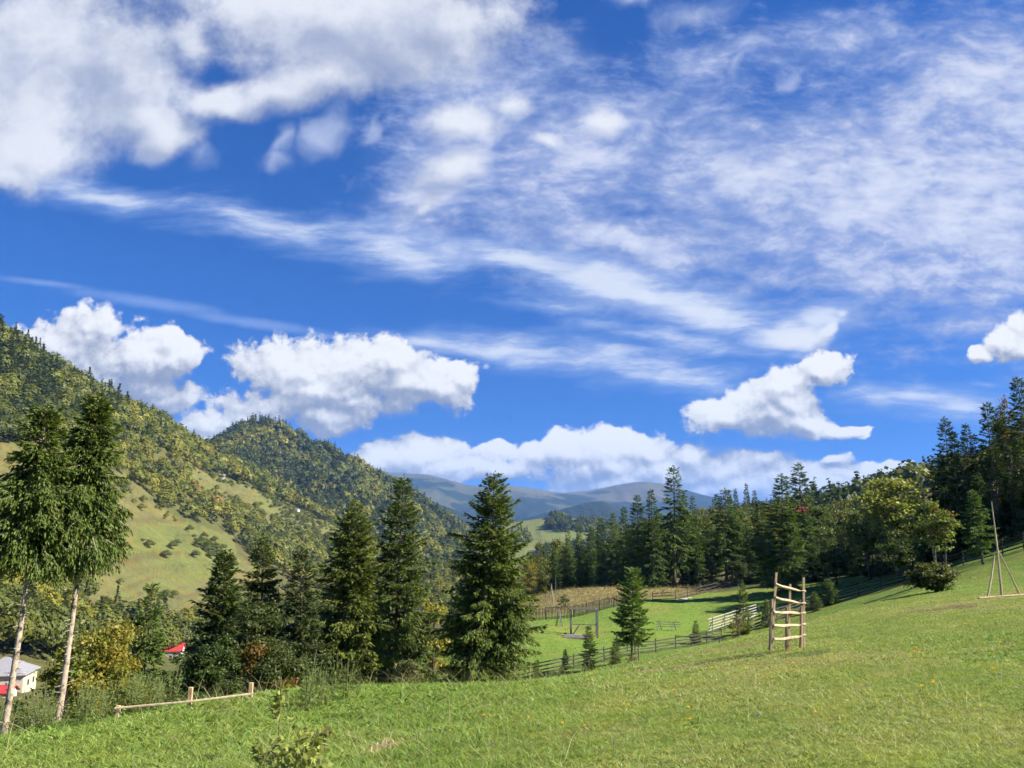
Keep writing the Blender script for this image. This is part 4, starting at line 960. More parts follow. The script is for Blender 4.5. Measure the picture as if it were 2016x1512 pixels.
def forest_mass(name, items, label, nb=260, ns=130, lb=0.125, ls=0.16, nvar=6, seed=600):
    """a far wood that reads as one mass"""
    tb = [far_crown(np.random.default_rng(seed + k), nb, lb, 'broad') for k in range(nvar)]
    ts = [far_crown(np.random.default_rng(seed + 50 + k), ns, ls, 'spruce') for k in range(nvar)]
    for kind, T, mt in (('broad', tb, M_LEAF), ('spruce', ts, M_NEEDLE)):
        sel = [t for t in items if t[6] == kind]
        if not sel: continue
        Qs, Cs = [], []
        for x, y, z, H, w, rz, _, tint in sel:
            q, c = T[int(RNG.integers(nvar))]; cr, sr = math.cos(rz), math.sin(rz)
            X = (q[..., 0] * cr - q[..., 1] * sr) * w + x; Yq = (q[..., 0] * sr + q[..., 1] * cr) * w + y
            Qs.append(np.stack([X, Yq, q[..., 2] * H + z], -1).astype(np.float32)); Cs.append(c * tint)
        yield kind, np.concatenate(Qs), np.concatenate(Cs), mt
def make_mass(name, items, label, **kw):
    root = None
    for kind, Q, C, mt in forest_mass(name, items, label, **kw):
        nm = name + ('' if kind == 'broad' else '_conifers')
        tag(link(nm, quad_mesh(nm, Q, C, mt)), label if kind == 'broad' else label.replace('broadleaf', 'conifer'), 'forest', kind='stuff')
make_mass('hillside_forest', rest, 'mixed broadleaf wood of green and yellow crowns covering the left slope')
def on_sheet(pts, T, n, t0, t1, s0=0.0, s1=1.0):
    a, b = pts.shape[:2]
    tt = (RNG.uniform(t0, t1, n) + 1) / 2 * (a - 1); ss = RNG.uniform(s0, s1, n) * (b - 1)
    i, j = np.minimum(tt.astype(int), a - 2), np.minimum(ss.astype(int), b - 2); f, g = (tt - i)[:, None], (ss - j)[:, None]
    return (pts[i, j] * (1 - f) + pts[i + 1, j] * f) * (1 - g) + (pts[i, j + 1] * (1 - f) + pts[i + 1, j + 1] * f) * g
def hill_items(p, H0, H1, spr, hues, wave=90, seed=71, hb=(.0, .0)):
    out = []
    nz = fbm(p[:, 0] / wave, p[:, 1] / wave, seed, 3); n2 = fbm(p[:, 0] / 50, p[:, 1] / 50, seed + 9, 3)
    for k, q in enumerate(p):
        sp = RNG.random() < np.clip(spr + (nz[k] - .5) * 2.2, 0.03, .95)
        H = RNG.uniform(H0, H1) * (1.2 if sp else 1)
        h = .2 + .6 * RNG.random() + (n2[k] - .5) * 2.0
        hue = 'dark' if sp else hues[int(np.clip(h * len(hues), 0, len(hues) - 1))]
        out.append((q[0], q[1], q[2] - .4, H, H * RNG.uniform(.8, 1.15), RNG.random() * 6.28, 'spruce' if sp else 'broad', np.array(PAL[hue]) * np.array([1.24, 1.16, 1.0]) * RNG.uniform(.75, 1.2)))
    return out
p = on_sheet(CONE, CONE_T, 4200, -0.97, 0.12)
make_mass('cone_hill_forest', hill_items(p, 13, 22, .40, ('dark', 'green', 'green', 'olive', 'olive', 'yellow')), 'mixed broadleaf wood covering the rounded hill in the middle distance', nb=90, ns=60, lb=0.20, ls=0.22)
p = on_sheet(BACK, BACK_T, 4200, -0.9, 0.1)
make_mass('ridge_forest', hill_items(p, 10, 17, .45, ('dark', 'green', 'green', 'olive', 'yellow')), 'mixed broadleaf wood on the low ridge behind the right-hand trees', nb=80, ns=60, lb=0.2, ls=0.22)
p = on_sheet(KNOLL, KNOLL_T, 5000, -0.97, 0.1)
px, py = project(p)
cl = (((px - 1105) / 28) ** 2 + ((py - 1038) / 11) ** 2 < 1) | (((px - 1150) / 26) ** 2 + ((py - 1040) / 10) ** 2 < 1) | (((px - 1024) / 22) ** 2 + ((py - 1062) / 9) ** 2 < 1) | (((px - 1090) / 8) ** 2 + ((py - 1018) / 5) ** 2 < .6) | (((px - 1108) / 6) ** 2 + ((py - 1016) / 4) ** 2 < .6) | (px > 1165) | ((py > 1084) & (px > 1060))
make_mass('knoll_forest', hill_items(p[cl], 11, 17, .35, ('dark', 'green', 'green', 'olive')), 'broadleaf clumps and copses on the far pasture knoll', nb=60, ns=44, lb=0.24, ls=0.26)
x = RNG.uniform(-260, 420, 5200); y = RNG.uniform(330, 1350, 5200); z = ground(x, y); px, py = project(np.stack([x, y, z], -1))
k = (px > 860) & (px < 2100) & ((x > -30) | (y > 900)) & ~((px > 960) & (px < 1165) & (y > 520)) & (x > -120)
make_mass('valley_forest', hill_items(np.stack([x, y, z], -1)[k], 10, 16, .45, ('dark', 'green', 'olive', 'olive')), 'mixed broadleaf wood on the floor of the far valley', nb=80, ns=60, lb=0.2, ls=0.22)
# ------------------------------------------------------------------ wooden things on the meadow
def gp(px, Y, dz=0.0):
    x = X_at(px, Y); return Vector((x, Y, G(x, Y) + dz))
V3 = lambda a: Vector([float(c) for c in a])
# tree guard
f = V3(P(1552, 1278, 22)); f.z = G(f.x, 22.0)
g = tag(empty('tree_guard', f), 'slatted wooden tree guard of fresh laths and bowed rails standing alone on the meadow', 'tree guard')
def gl(px, py, Y): return V3(P(px, py, Y)) - f
LATH = [((1518.5, 1280, 21.7), (1528.5, 1127, 21.7)), ((1553, 1280, 22.2), (1555.5, 1150, 22.2)), ((1583.5, 1280, 22.62), (1582, 1137, 22.62))]
for k, (a, b) in enumerate(LATH):
    mb = MB(); mb.bar(gl(*a), gl(*b), 0.052, 0.045, (0, 1, 0)); mb.build('lath', M_NEWWOOD, g)
for (a, b, w, d) in (((1516, 1280, 22.05), (1519.5, 1179, 22.05), .085, .13), ((1549, 1280, 22.5), (1549.5, 1195, 22.5), .10, .12), ((1576.5, 1280, 22.9), (1578, 1193, 22.9), .09, .12)):
    mb = MB(); p, q = gl(*a), gl(*b)
    mb.tube([p, p * .5 + q * .5, q], [w * .50, w * .48, w * .44], 9, 0, 0.08); mb.build('post', M_BARKWOOD, g)
for yl, ym, yr in ((1149, 1158, 1164), (1176, 1183, 1188), (1205, 1206, 1207), (1231, 1231, 1229), (1258, 1256, 1250)):
    mb = MB(); pts = [gl(1526 if yl < 1200 else 1523, yl, 21.63), gl(1539, (yl * .55 + ym * .45) + 1.5, 21.86), gl(1554.5, ym, 22.12), gl(1569, (ym + yr) / 2 + 1, 22.33), gl(1585, yr, 22.54)]
    mb.tube(pts, [0.032, 0.037, 0.038, 0.037, 0.038], 6, 0, 0.12); mb.build('rail', M_POLE, g, smooth=False)
# low rail fence at the brow
ps = [gp(233, 20.0), gp(376, 20.3), gp(495, 20.8)]
g = tag(empty('rail_fence', ps[0]), 'short low rail fence of three posts and one rail at the left brow', 'fence')
tops = [V3(P(233, 1389, 20.0)), V3(P(376, 1353, 20.3)), V3(P(495, 1344, 20.8))]
for p, t in zip(ps, tops):
    mb = MB(); mb.bar(V3((t.x - .01, p.y, min(p.z, t.z - .3) - .2)) - ps[0], V3((t.x, p.y, t.z)) - ps[0], .085, .075, (0, 1, 0)); mb.build('post', M_NEWWOOD, g)
mb = MB(); rl = [V3(P(226, 1394.5, 19.93)), V3(P(376, 1381, 20.22)), V3(P(499, 1365.5, 20.72))]
mb.tube([r - ps[0] for r in rl], [.027, .026, .025], 6, 0, .1); mb.build('rail', M_POLE, g)
# hay pole stand
f = gp(1972, 40)
g = tag(empty('pole_stand', f), 'tall bare pole propped by two struts on a log base, far right of the meadow', 'pole stand')
def gl(px, py, Y): return V3(P(px, py, Y)) - f
for nm, a, b, r0, r1 in (('pole', (1973, 1178, 40), (1952, 987, 40.3), .062, .022), ('strut', (1944, 1178, 39.6), (1958, 1094, 40.1), .045, .03), ('strut', (2010, 1176, 40.4), (1963, 1080, 40.25), .042, .028)):
    mb = MB(); p, q = gl(*a), gl(*b); m = (p + q) / 2 + V3((.03, 0, 0)); mb.tube([p, m, q], [r0, (r0 + r1) / 2, r1], 7, 0, .08); mb.build(nm, M_POLE, g)
for a, b in (((1940, 1176, 39.6), (1976, 1172, 39.7)), ((1970, 1173, 40.0), (2018, 1171, 40.5)), ((1928, 1184, 39.0), (1955, 1178, 39.3))):
    p, q = gl(*a), gl(*b); mb = MB()
    for v in (p, q): v.z = G(f.x + v.x, f.y + v.y) - f.z + .05
    mb.tube([p, q], [.05, .045], 7, 0, .1); mb.build('base_log', M_BARKWOOD, g)

def fence(name, path, label, h, rails, step, mat, post_w=.10, rail_w=.09, picket=False, thick=.045):
    """posts and rails along ground points"""
    pts = []
    for a, b in zip(path[:-1], path[1:]):
        n = max(1, int(round((b - a).length / step)))
        pts += [a.lerp(b, k / n) for k in range(n)]
    pts.append(path[-1])
    for p in pts: p.z = G(p.x, p.y)
    g = tag(empty(name, pts[0]), label, 'fence'); o = pts[0]
    for k, p in enumerate(pts):
        mb = MB(); j = random.uniform(-.05, .05)
        mb.tube([p - o + V3((0, 0, -.25)), p - o + V3((j, j * .5, h * random.uniform(1.02, 1.2)))], [post_w * .55, post_w * .48], 6, 0, .1); mb.build('post', mat, g)
    side = V3((0, -post_w * .6, 0))
    for r in range(rails):
        mb = MB(); z = h * (0.18 + 0.78 * r / max(1, rails - 1))
        for a, b in zip(pts[:-1], pts[1:]):
            mb.bar(a - o + side + V3((0, 0, z + random.uniform(-.04, .04))), b - o + side + V3((0, 0, z + random.uniform(-.04, .04))), rail_w, thick, (0, -1, 0.02))
        mb.build('rail', mat, g)
    if picket:
        mb = MB()
        for a, b in zip(pts[:-1], pts[1:]):
            n = int((b - a).length / .22)
            for k in range(n):
                q = a.lerp(b, (k + .5) / n) - o + side * 1.6; hh = h * random.uniform(.85, 1.08)
                mb.bar(q + V3((0, 0, -.05)), q + V3((random.uniform(-.04, .04), 0, hh)), .07, .03, (0, 1, 0))
        mb.build('pickets', mat, g)
    return g
FP = [gp(985, 60), gp(1010, 62), gp(1060, 64), gp(1130, 66.5), gp(1190, 69), gp(1250, 71.5), gp(1330, 76.5), gp(1420, 81.5)]
fence('wooden_fence', FP, 'dark three-rail fence winding from the tallest brow spruce up to the pale slats', 1.0, 4, 2.7, M_DARKWOOD)
FP = [gp(1475, 85), gp(1530, 89), gp(1600, 94), gp(1690, 94), gp(1780, 91), gp(1860, 87), gp(1935, 82.5), gp(2016, 78), gp(2090, 75)]
fence('wooden_fence', FP, 'dark rail fence climbing diagonally along the shaded wood to the right edge', 1.3, 4, 2.7, M_DARKWOOD, post_w=.13, rail_w=.12)
FP = [gp(985, 98), gp(1020, 99.5), gp(1075, 102), gp(1130, 104.5), gp(1180, 108), gp(1235, 112)]
fence('picket_fence', FP, 'dark close-set picket fence along the near edge of the brown field', 1.35, 2, 3.0, M_DARKWOOD, picket=True)
FP = [gp(1285, 117), gp(1330, 119.5), gp(1420, 128), gp(1480, 134), gp(1530, 138)]
fence('rail_fence', FP, 'thin rail fence along the upper edge of the green meadow by the white stones', 1.1, 3, 3.4, M_DARKWOOD)
FP = [gp(1940, 96), gp(1985, 97), gp(2030, 97), gp(2080, 97)]
fence('rail_fence', FP, 'dark rail fence at the foot of the high stand at the right edge', 1.2, 3, 3.0, M_GREYWOOD)
# grey timber frame
f = gp(1150, 84)
g = tag(empty('timber_frame', f), 'tall weathered grey timber frame with crossbeams standing on the lower meadow', 'timber frame')
W_, D_, H_ = 1.28, 0.55, 2.62
for sx in (-1, 1):
    for sy in (-1, 1):
        mb = MB(); x, y = sx * W_, sy * D_ + (.25 if sx < 0 else 0)
        mb.bar((x, y, -.3), (x + .03 * sx, y, H_), .15 if sx > 0 else .12, .14, (0, 1, 0)); mb.build('post', M_GREYWOOD, g)
    mb = MB(); mb.bar((sx * W_, -D_ - .1, H_ + .06), (sx * W_, D_ + .3, H_ + .06), .12, .12); mb.build('cross_beam', M_GREYWOOD, g)
for y, z in ((-D_, H_ + .165), (D_ + .1, H_ + .165), (-D_ + .02, 1.34), (D_, 1.22)):
    mb = MB(); mb.bar((-W_ - .1, y, z), (W_ + .05, y, z - (.06 if z > 2 else .1)), .10, .09); mb.build('beam', M_GREYWOOD, g)
for q in range(2):
    mb = MB(); mb.bar((-W_ + .05, -D_ + q * .5 - .08, .2), (-W_ + .75, -D_ + q * .3 - .08, 1.2), .07, .06); mb.build('brace', M_GREYWOOD, g)
f2 = gp(1140, 82.6)
g = tag(empty('log_pile', f2), 'low pile of grey boards and logs lying against the timber frame', 'log pile')
for k in range(7):
    mb = MB(); a = V3((-1.5 + random.uniform(-.2, .2), .12 * k - .3, .10 + .11 * (k % 3))); b = V3((1.15 + random.uniform(-.3, .3), .14 * k - .3, .12 + .10 * (k % 3)))
    mb.tube([a, b], [.075, .065], 6, 0, .1); mb.build('log', M_GREYWOOD, g)
# pale slatted hay rack
a, b = gp(1402, 86), gp(1494, 93)
g = tag(empty('hay_rack', a), 'long rack of pale slats leaning above the dark fence on the lower meadow', 'hay rack')
d = b - a
for k in range(5):
    t = k / 4; p = V3(d * t); mb = MB()
    mb.bar(p + V3((0, 0, -.2)), p + V3((.05, -.25, 1.75)), .07, .06, (0, 1, 0)); mb.build('post', M_WHITEWOOD if k < 2 else M_GREYWOOD, g)
    mb = MB(); mb.bar(p + V3((-.35, .7, -.1)), p + V3((0.02, -.1, 1.35)), .06, .05, (0, 1, 0)); mb.build('strut', M_GREYWOOD, g)
for k in range(5):
    mb = MB(); z = .42 + .29 * k; j = random.uniform(-.25, .1)
    mb.bar(V3((-.3 + j, -.10 - .035 * k - .07, z)), V3(d) + V3((-.2 + j, -.10 - .035 * k - .07, z + .03)), .085, .03, (0, -1, .15)); mb.build('slat', M_WHITEWOOD, g)
# small dark rack
a, b = gp(1296, 88), gp(1334, 88)
g = tag(empty('drying_rack', a), 'small dark rail rack on splayed legs right of the two-trunk spruce', 'rack'); d = b - a
for t in (.05, .8):
    for s in (-1, 1):
        mb = MB(); mb.bar(d * t + V3((s * .38, s * .4, -.1)), d * t + V3((-s * .03, 0, .95)), .06, .05, (0, 1, 0)); mb.build('leg', M_GREYWOOD, g)
for z in (.45, .68, .9):
    mb = MB(); mb.bar(V3((-.2, -.06, z)), d + V3((.3, -.06, z)), .06, .05, (0, 1, 0)); mb.build('rail', M_GREYWOOD, g)
# rack with two rails near the fence
a, b = gp(1212, 74), gp(1236, 74.5)
g = tag(empty('drying_rack', a), 'small slanting rack of two rails behind the small dark spruce at the fence', 'rack'); d = b - a
for t in (.1, .95):
    mb = MB(); mb.bar(d * t + V3((0, 0, -.2)), d * t + V3((0, 0, 1.7 - .5 * t)), .06, .06, (0, 1, 0)); mb.build('leg', M_DARKWOOD, g)
for z in (1.15, 1.6):
    mb = MB(); mb.bar(V3((-.1, -.07, z)), d + V3((.3, -.07, z - .5)), .07, .05, (0, 1, 0)); mb.build('rail', M_DARKWOOD, g)
# hay drying tripods
for px, Y, h, lb in ((1101, 90, 1.75, 'little grey tripod of poles left of the timber frame'), (1030, 92, 1.2, 'lowest grey tripod of poles at the left end of the lower meadow'), (1086, 117, 2.6, 'crooked brown tripod of hay poles standing in the brown field')):
    f = gp(px, Y); g = tag(empty('pole_tripod', f), lb, 'pole tripod')
    for k in range(4):
        an = k * 1.57 + .5; mb = MB()
        mb.tube([(math.cos(an) * h * .26, math.sin(an) * h * .26, -.1), (random.uniform(-.05, .05), random.uniform(-.05, .05), h * random.uniform(.8, 1.15))], [.045, .03], 6, 0, .1); mb.build('pole', M_GREYWOOD if px != 1086 else M_POLE, g)
f = gp(1094, 121); mb = MB(); mb.tube([(0, 0, -.2), (.03, 0, 3.7)], [.05, .025], 6, 0, .1); tag(mb.build('upright_pole', M_GREYWOOD, None, f), 'single thin grey pole upright in the brown field', 'pole')
f = gp(1417, 60); mb = MB(); mb.tube([(0, 0, -.2), (.04, 0, .42)], [.07, .06], 7, 0, .1); tag(mb.build('tree_stump', M_GREYWOOD, None, f), 'short grey stump alone on the meadow below the dark fence', 'stump')
# pale stones
M_STONE = noisy('pale_stone', (.34, .33, .30), (.46, .45, .42), 6.0, .9, .5)
for k, (px, Y, s) in enumerate(((1346, 119.5, .42), (1356, 120.5, .30))):
    f = gp(px, Y); bm_V = []; mb = MB(); n = 9
    for lvl, (zz_, rr_) in enumerate(((-.15, 1.0), (.12, 1.05), (.26, .8))):
        bm_V += [(math.cos(6.283 * i / n) * s * 1.5 * rr_ * random.uniform(.85, 1.15), math.sin(6.283 * i / n) * s * rr_ * random.uniform(.85, 1.15), zz_ * s + random.uniform(-.02, .02)) for i in range(n)]
    mb.add(bm_V, [(l * n + i, l * n + (i + 1) % n, (l + 1) * n + (i + 1) % n, (l + 1) * n + i) for l in range(2) for i in range(n)] + [tuple(range(2 * n, 3 * n))])
    tag(mb.build('flat_stone', M_STONE, None, f), ('larger' if k == 0 else 'smaller') + ' of two white flat stones under the tallest spruce', 'stone')

# ------------------------------------------------------------------ houses
M_CREAM = noisy('cream_plaster', (.42, .385, .29), (.50, .46, .36), 3.0, .9, .1)
M_WHITE = noisy('white_plaster', (.42, .415, .40), (.50, .495, .48), 3.0, .9, .1)
M_ROOFG = noisy('grey_sheet_roof', (.20, .195, .21), (.28, .275, .29), 2.0, .5, .15, (6, .4, 1))
M_ROOFR = noisy('red_sheet_roof', (.30, .03, .034), (.42, .055, .055), 2.0, .45, .15, (6, .4, 1))
M_ROOFB = noisy('rust_red_roof', (.15, .022, .022), (.24, .04, .038), 2.0, .6, .15)
M_GLASSD = noisy('dark_window', (.03, .035, .04), (.06, .065, .07), 1.0, .15, 0, spec=.6)
M_BROWN = noisy('brown_wood', (.12, .07, .05), (.2, .12, .08), 4.0)
def roof_hip(mb, w, d, z, h, over=.5, ridge_k=.35):
    x, y = w / 2 + over, d / 2 + over; r = max(.05, x - y * 1.0) if w > d else .05
    V = [(-x, -y, z), (x, -y, z), (x, y, z), (-x, y, z), (-r, 0, z + h), (r, 0, z + h)]
    V += [(a, b, c - .14) for a, b, c in V[:4]]
    mb.add(V, [(0, 1, 5, 4), (1, 2, 5), (2, 3, 4, 5), (3, 0, 4), (6, 7, 1, 0), (7, 8, 2, 1), (8, 9, 3, 2), (9, 6, 0, 3), (9, 8, 7, 6)])
def roof_gable(mb, w, d, z, h, over=.4):
    x, y = w / 2 + over, d / 2 + over
    V = [(-x, -y, z - .1), (x, -y, z - .1), (x, 0, z + h), (-x, 0, z + h), (-x, y, z - .1), (x, y, z - .1)]
    V += [(a, b, c + .14) for a, b, c in V]
    mb.add(V, [(0, 3, 2, 1), (3, 4, 5, 2), (6, 7, 8, 9), (9, 8, 11, 10), (0, 1, 7, 6), (5, 4, 10, 11), (1, 2, 8, 7), (2, 5, 11, 8), (3, 0, 6, 9), (4, 3, 9, 10)])
def house(name, loc, rz, w, d, hw, hr, wallm, roofm, label, kind='gable', wins=(), base=3.0, floors=1, cat='house'):
    g = tag(empty(name, loc, rz), label, cat)
    mb = MB(); mb.box(-w / 2, w / 2, -d / 2, d / 2, -base, hw)
    if kind == 'gable':
        mb.add([(-w / 2, -d / 2, hw), (-w / 2, d / 2, hw), (-w / 2, 0, hw + hr * .96), (w / 2, -d / 2, hw), (w / 2, d / 2, hw), (w / 2, 0, hw + hr * .96)], [(0, 2, 1), (3, 4, 5)])
    mb.build('wall', wallm, g)
    mb = MB(); (roof_gable if kind == 'gable' else roof_hip)(mb, w, d, hw + .02, hr); rf = mb.build('roof', roofm, g)
    mb = MB(); mb.box(w * .18, w * .18 + .5, -.25, .25, hw + hr * .5, hw + hr + .7); mb.build('chimney', wallm, rf)
    for side, u, z, ww, hh in wins:
        mb = MB(); fr = MB()
        if side == 'f': mb.box(u - ww / 2, u + ww / 2, -d / 2 - .03, -d / 2 + .05, z, z + hh); fr.box(u - ww / 2 - .1, u + ww / 2 + .1, -d / 2 - .02, -d / 2 + .04, z - .1, z + hh + .1)
        else: mb.box(w / 2 - .05, w / 2 + .03, u - ww / 2, u + ww / 2, z, z + hh); fr.box(w / 2 - .04, w / 2 + .02, u - ww / 2 - .1, u + ww / 2 + .1, z - .1, z + hh + .1)
        wn = fr.build('window', M_WHITE, g); mb.build('pane', M_GLASSD, wn)
    return g
def at_px(px, py, Y): return V3(P(px, py, Y))
e = at_px(10, 1323, 158)                                       # eave height of the valley house
h = house('house', (e.x, 158, e.z - 4.3), R(14), 8.6, 8.0, 4.3, 2.7, M_CREAM, M_ROOFG, 'cream house with a grey hipped roof down in the valley at the left edge', 'hip', (('f', 1.9, 2.0, .9, 1.0), ('f', -1.4, 2.0, 1.0, 1.1), ('r', -1.0, 2.0, 1.0, 1.0), ('r', 2.0, 2.0, 1.0, 1.0)), base=6)
mb = MB(); mb.box(.2, 3.4, -4.55, -4.03, -1.0, 1.5); mb.build('porch', M_WHITE, h)
mb = MB(); mb.box(-5.0, 5.2, -7.0, -4.56, -1.6, -.9); mb.build('terrace', M_STONE, h)
e = at_px(6, 1362, 150); house('shed', (e.x, 150, e.z - 2.2), R(10), 3.4, 3.0, 2.2, 1.0, M_WHITE, M_ROOFR, 'small white shed with a red roof below the cream house', base=5, cat='shed')
e = at_px(21, 1330, 140); mb = MB(); mb.tube([(0, 0, -9), (.15, 0, 1.5)], [.12, .08], 6); tag(mb.build('utility_pole', M_WHITEWOOD, None, e), 'thin pale utility pole in front of the cream house', 'pole')
e = at_px(331, 1277, 275); house('house', (e.x, 275, e.z - 3.9), R(11), 9.2, 6.0, 3.4, 2.1, M_WHITE, M_ROOFR, 'white house with a bright red roof half hidden in the valley trees', wins=(('r', -1, 1.2, .9, 1.0), ('r', 1.2, 1.2, .9, 1.0), ('f', 1.5, 1.2, .9, 1)), base=5)
e = at_px(1582, 1009, 160); house('house', (e.x, 160, e.z - 3.4), R(12), 4.6, 4.0, 3.4, 1.1, M_BROWN, M_ROOFB, 'house with a dark red roof hidden in the wood behind the tree guard', base=4)
e = at_px(76, 1300, 178)
for px, py, Y, s, rz, lb in ((437, 951, 760, 4.6, 20, 'tiny white shed on the clearing high on the left slope'), (584, 1006, 860, 5.6, -25, 'tiny white farmhouse on the shoulder of the left slope')):
    x = P(px, py, Y)[0]; z = G(x, Y); house('farmhouse' if s > 5 else 'shed', (x, Y, z), R(rz), s, s * .75, s * .42, s * .3, M_WHITE, M_ROOFG, lb, cat='house' if s > 5 else 'shed')

# ------------------------------------------------------------------ plants in the foreground
def herb(seed, H, n_stem=3, leaf=.07, spread=.12, hues=((.12, .19, .04), (.18, .23, .065)), narrow=.28, flower=None, nleaf=26, up=.6):
    rng = np.random.default_rng(seed); mb = MB(); P_, D_, L_ = [], [], []; tips = []
    for k in range(n_stem):
        a = rng.random() * 6.28; ln = rng.uniform(.3, 1) * spread; h = H * rng.uniform(.65, 1.0) if k else H
        pts = [np.array([math.cos(a) * ln * .2, math.sin(a) * ln * .2, -.05]), np.array([math.cos(a) * ln * .6, math.sin(a) * ln * .6, h * .5]), np.array([math.cos(a) * ln * 1.3, math.sin(a) * ln * 1.3, h])]
        mb.tube(pts, [.008, .006, .003], 4); tips.append(pts[2])
        for _ in range(nleaf):
            s = rng.uniform(.08, 1.0); q = (pts[0] * (1 - s) + pts[1] * s) * (1 - s) + (pts[1] * (1 - s) + pts[2] * s) * s
            b = rng.random() * 6.28; P_.append(q); D_.append([math.cos(b), math.sin(b), up * rng.uniform(-.4, 1.4)]); L_.append(leaf * rng.uniform(.6, 1.3) * (1.2 - .55 * s))
    P_, D_, L_ = np.array(P_), norm(np.array(D_)), np.array(L_)
    Q = spray_quads(rng, P_, D_, L_, L_ * narrow)
    c = mixc(hues[0], hues[1], rng.random(len(Q))) * rng.uniform(.8, 1.25, len(Q))[:, None]
    ms = [mb.mesh('plant_stems', M_STEM, True), quad_mesh('plant_leaves', Q, c, M_LEAF)]
    if flower:
        Fq = []
        for t in tips[:2]:
            k = 26; d = norm(rng.normal(size=(k, 3)) + np.array([0, 0, .9])); Fq.append(spray_quads(rng, np.repeat(t[None], k, 0), d, np.full(k, .048), np.full(k, .018)))
        Fq = np.concatenate(Fq); ms.append(quad_mesh('plant_flower', Fq, np.array(flower) * rng.uniform(.7, 1.3, len(Fq))[:, None], M_LEAF))
    return ms
M_STEM = noisy('green_stem', (.10, .12, .04), (.16, .15, .06), 20.0, .8, 0)
HP = ('stems', 'leaves', 'flower')
WEED = [herb(700 + k, 1.0, 4 + k % 2, .10, .22, nleaf=34) for k in range(4)]
THIS = [herb(710 + k, .85, 3, .09, .15, flower=(.34, .09, .46), nleaf=22) for k in range(2)]
n_w = 0
for _ in range(70):
    px = RNG.choice([RNG.uniform(60, 340), RNG.uniform(-20, 360), RNG.uniform(585, 720)], p=[.5, .25, .25]); Y = (RNG.uniform(18.8, 22.5) if px < 205 else RNG.uniform(20.7, 22.5)) if px < 400 else RNG.uniform(19.0, 21.5)
    p = gp(px, Y); s = RNG.uniform(.5, 1.15) if px < 340 else RNG.uniform(.45, .9)
    side = 'around the pale trunks at the left' if px < 400 else 'at the brow before the olive spruce'
    plant_tree('tall_weed', WEED[int(RNG.integers(4))], p, 'tall leafy green weed growing ' + side, 'weed', 'tall weeds ' + side, RNG.random() * 6.28, s, parts=HP)
for px, Y, s, lb in ((604, 19.5, 1.25, 'tallest upright weed at the brow before the narrow black spruce'), (680, 20.2, .95, 'second tallest upright weed at the brow, left of the small pale shrub'), (255, 20.5, 1.1, 'tall weed with a thin arching stem right of the golden shrub')):
    plant_tree('tall_weed', WEED[int(RNG.integers(4))], gp(px, Y), lb, 'weed', None, RNG.random() * 6, s, parts=HP)
for px, Y, s, lb in ((133, 20.3, .85, 'purple thistle just right of the nearer pale trunk'), (80, 20.6, .85, 'purple thistle left of the nearer pale trunk'), (95, 12.6, .35, 'low purple thistle at the bottom left corner'), (338, 15.0, .4, 'low purple flower in the grass below the rail fence'), (496, 18.0, .35, 'purple flower below the right post of the rail fence')):
    plant_tree('thistle', THIS[int(RNG.integers(2))], gp(px, Y), lb, 'thistle', None, RNG.random() * 6, s, parts=HP)
# walnut sapling and the leafy bush below it
def big_leaf_plant(seed, H, bare, n, leaf, hues, spread):
    rng = np.random.default_rng(seed); mb = MB(); mb.tube([(0, 0, -.1), (.01, 0, H * .5), (0, .01, H)], [.011, .009, .005], 6)
    z = np.concatenate([rng.uniform(bare, 1, n) * H]); a = rng.random(n) * 6.28; d = norm(np.stack([np.cos(a), np.sin(a), rng.uniform(-.3, .9, n)], -1))
    p0 = np.stack([0 * z, 0 * z, z], -1); L = rng.uniform(.4, 1, n) * spread
    Qs, Cs = [], []
    for k in range(n):
        e = p0[k] + d[k] * L[k]; mb.tube([p0[k], e], [.004, .002], 3)
        m = 7; s = rng.uniform(.35, 1.05, m); q = p0[k] + d[k] * (L[k] * s)[:, None]; dd = norm(d[k] * .6 + rng.normal(size=(m, 3)) * .55 - np.array([0, 0, .25])); l = leaf * rng.uniform(.6, 1.2, m)
        Qs.append(spray_quads(rng, q, dd, l, l * .5)); Cs.append(mixc(hues[0], hues[1], rng.random(m)) * rng.uniform(.8, 1.2, m)[:, None])
    return [mb.mesh('sapling_stem', M_STEM, True), quad_mesh('sapling_leaves', np.concatenate(Qs), np.concatenate(Cs), M_LEAF)]
p = gp(546, 14.2); t = P(546, 1332, 14.2); plant_tree('walnut_sapling', big_leaf_plant(720, t[2] - p.z, .42, 9, .15, ((.33, .33, .09), (.22, .24, .06)), .16), p, 'thin walnut sapling with a few big pale yellow-green leaves at the top', 'sapling', parts=('stem', 'leaves'))
for k, (px, Y, H, sp_, n, lb, hu) in enumerate(((580, 10.9, .52, .42, 46, 'low bush of pale yellow-green leaves at the bottom edge below the sapling', ((.33, .34, .08), (.22, .26, .06))), (615, 12.2, .45, .34, 24, 'low olive-brown leafy plant just behind the pale yellow-green bush', ((.18, .20, .055), (.24, .21, .08))), (525, 12.2, .34, .26, 20, 'low dark leafy plant left of the pale yellow-green bush', ((.14, .18, .045), (.19, .21, .06))))):
    plant_tree('leafy_plant', big_leaf_plant(730 + k, H, .1, n, .12, hu, sp_), gp(px, Y), lb, 'plant', parts=('stem', 'leaves'))
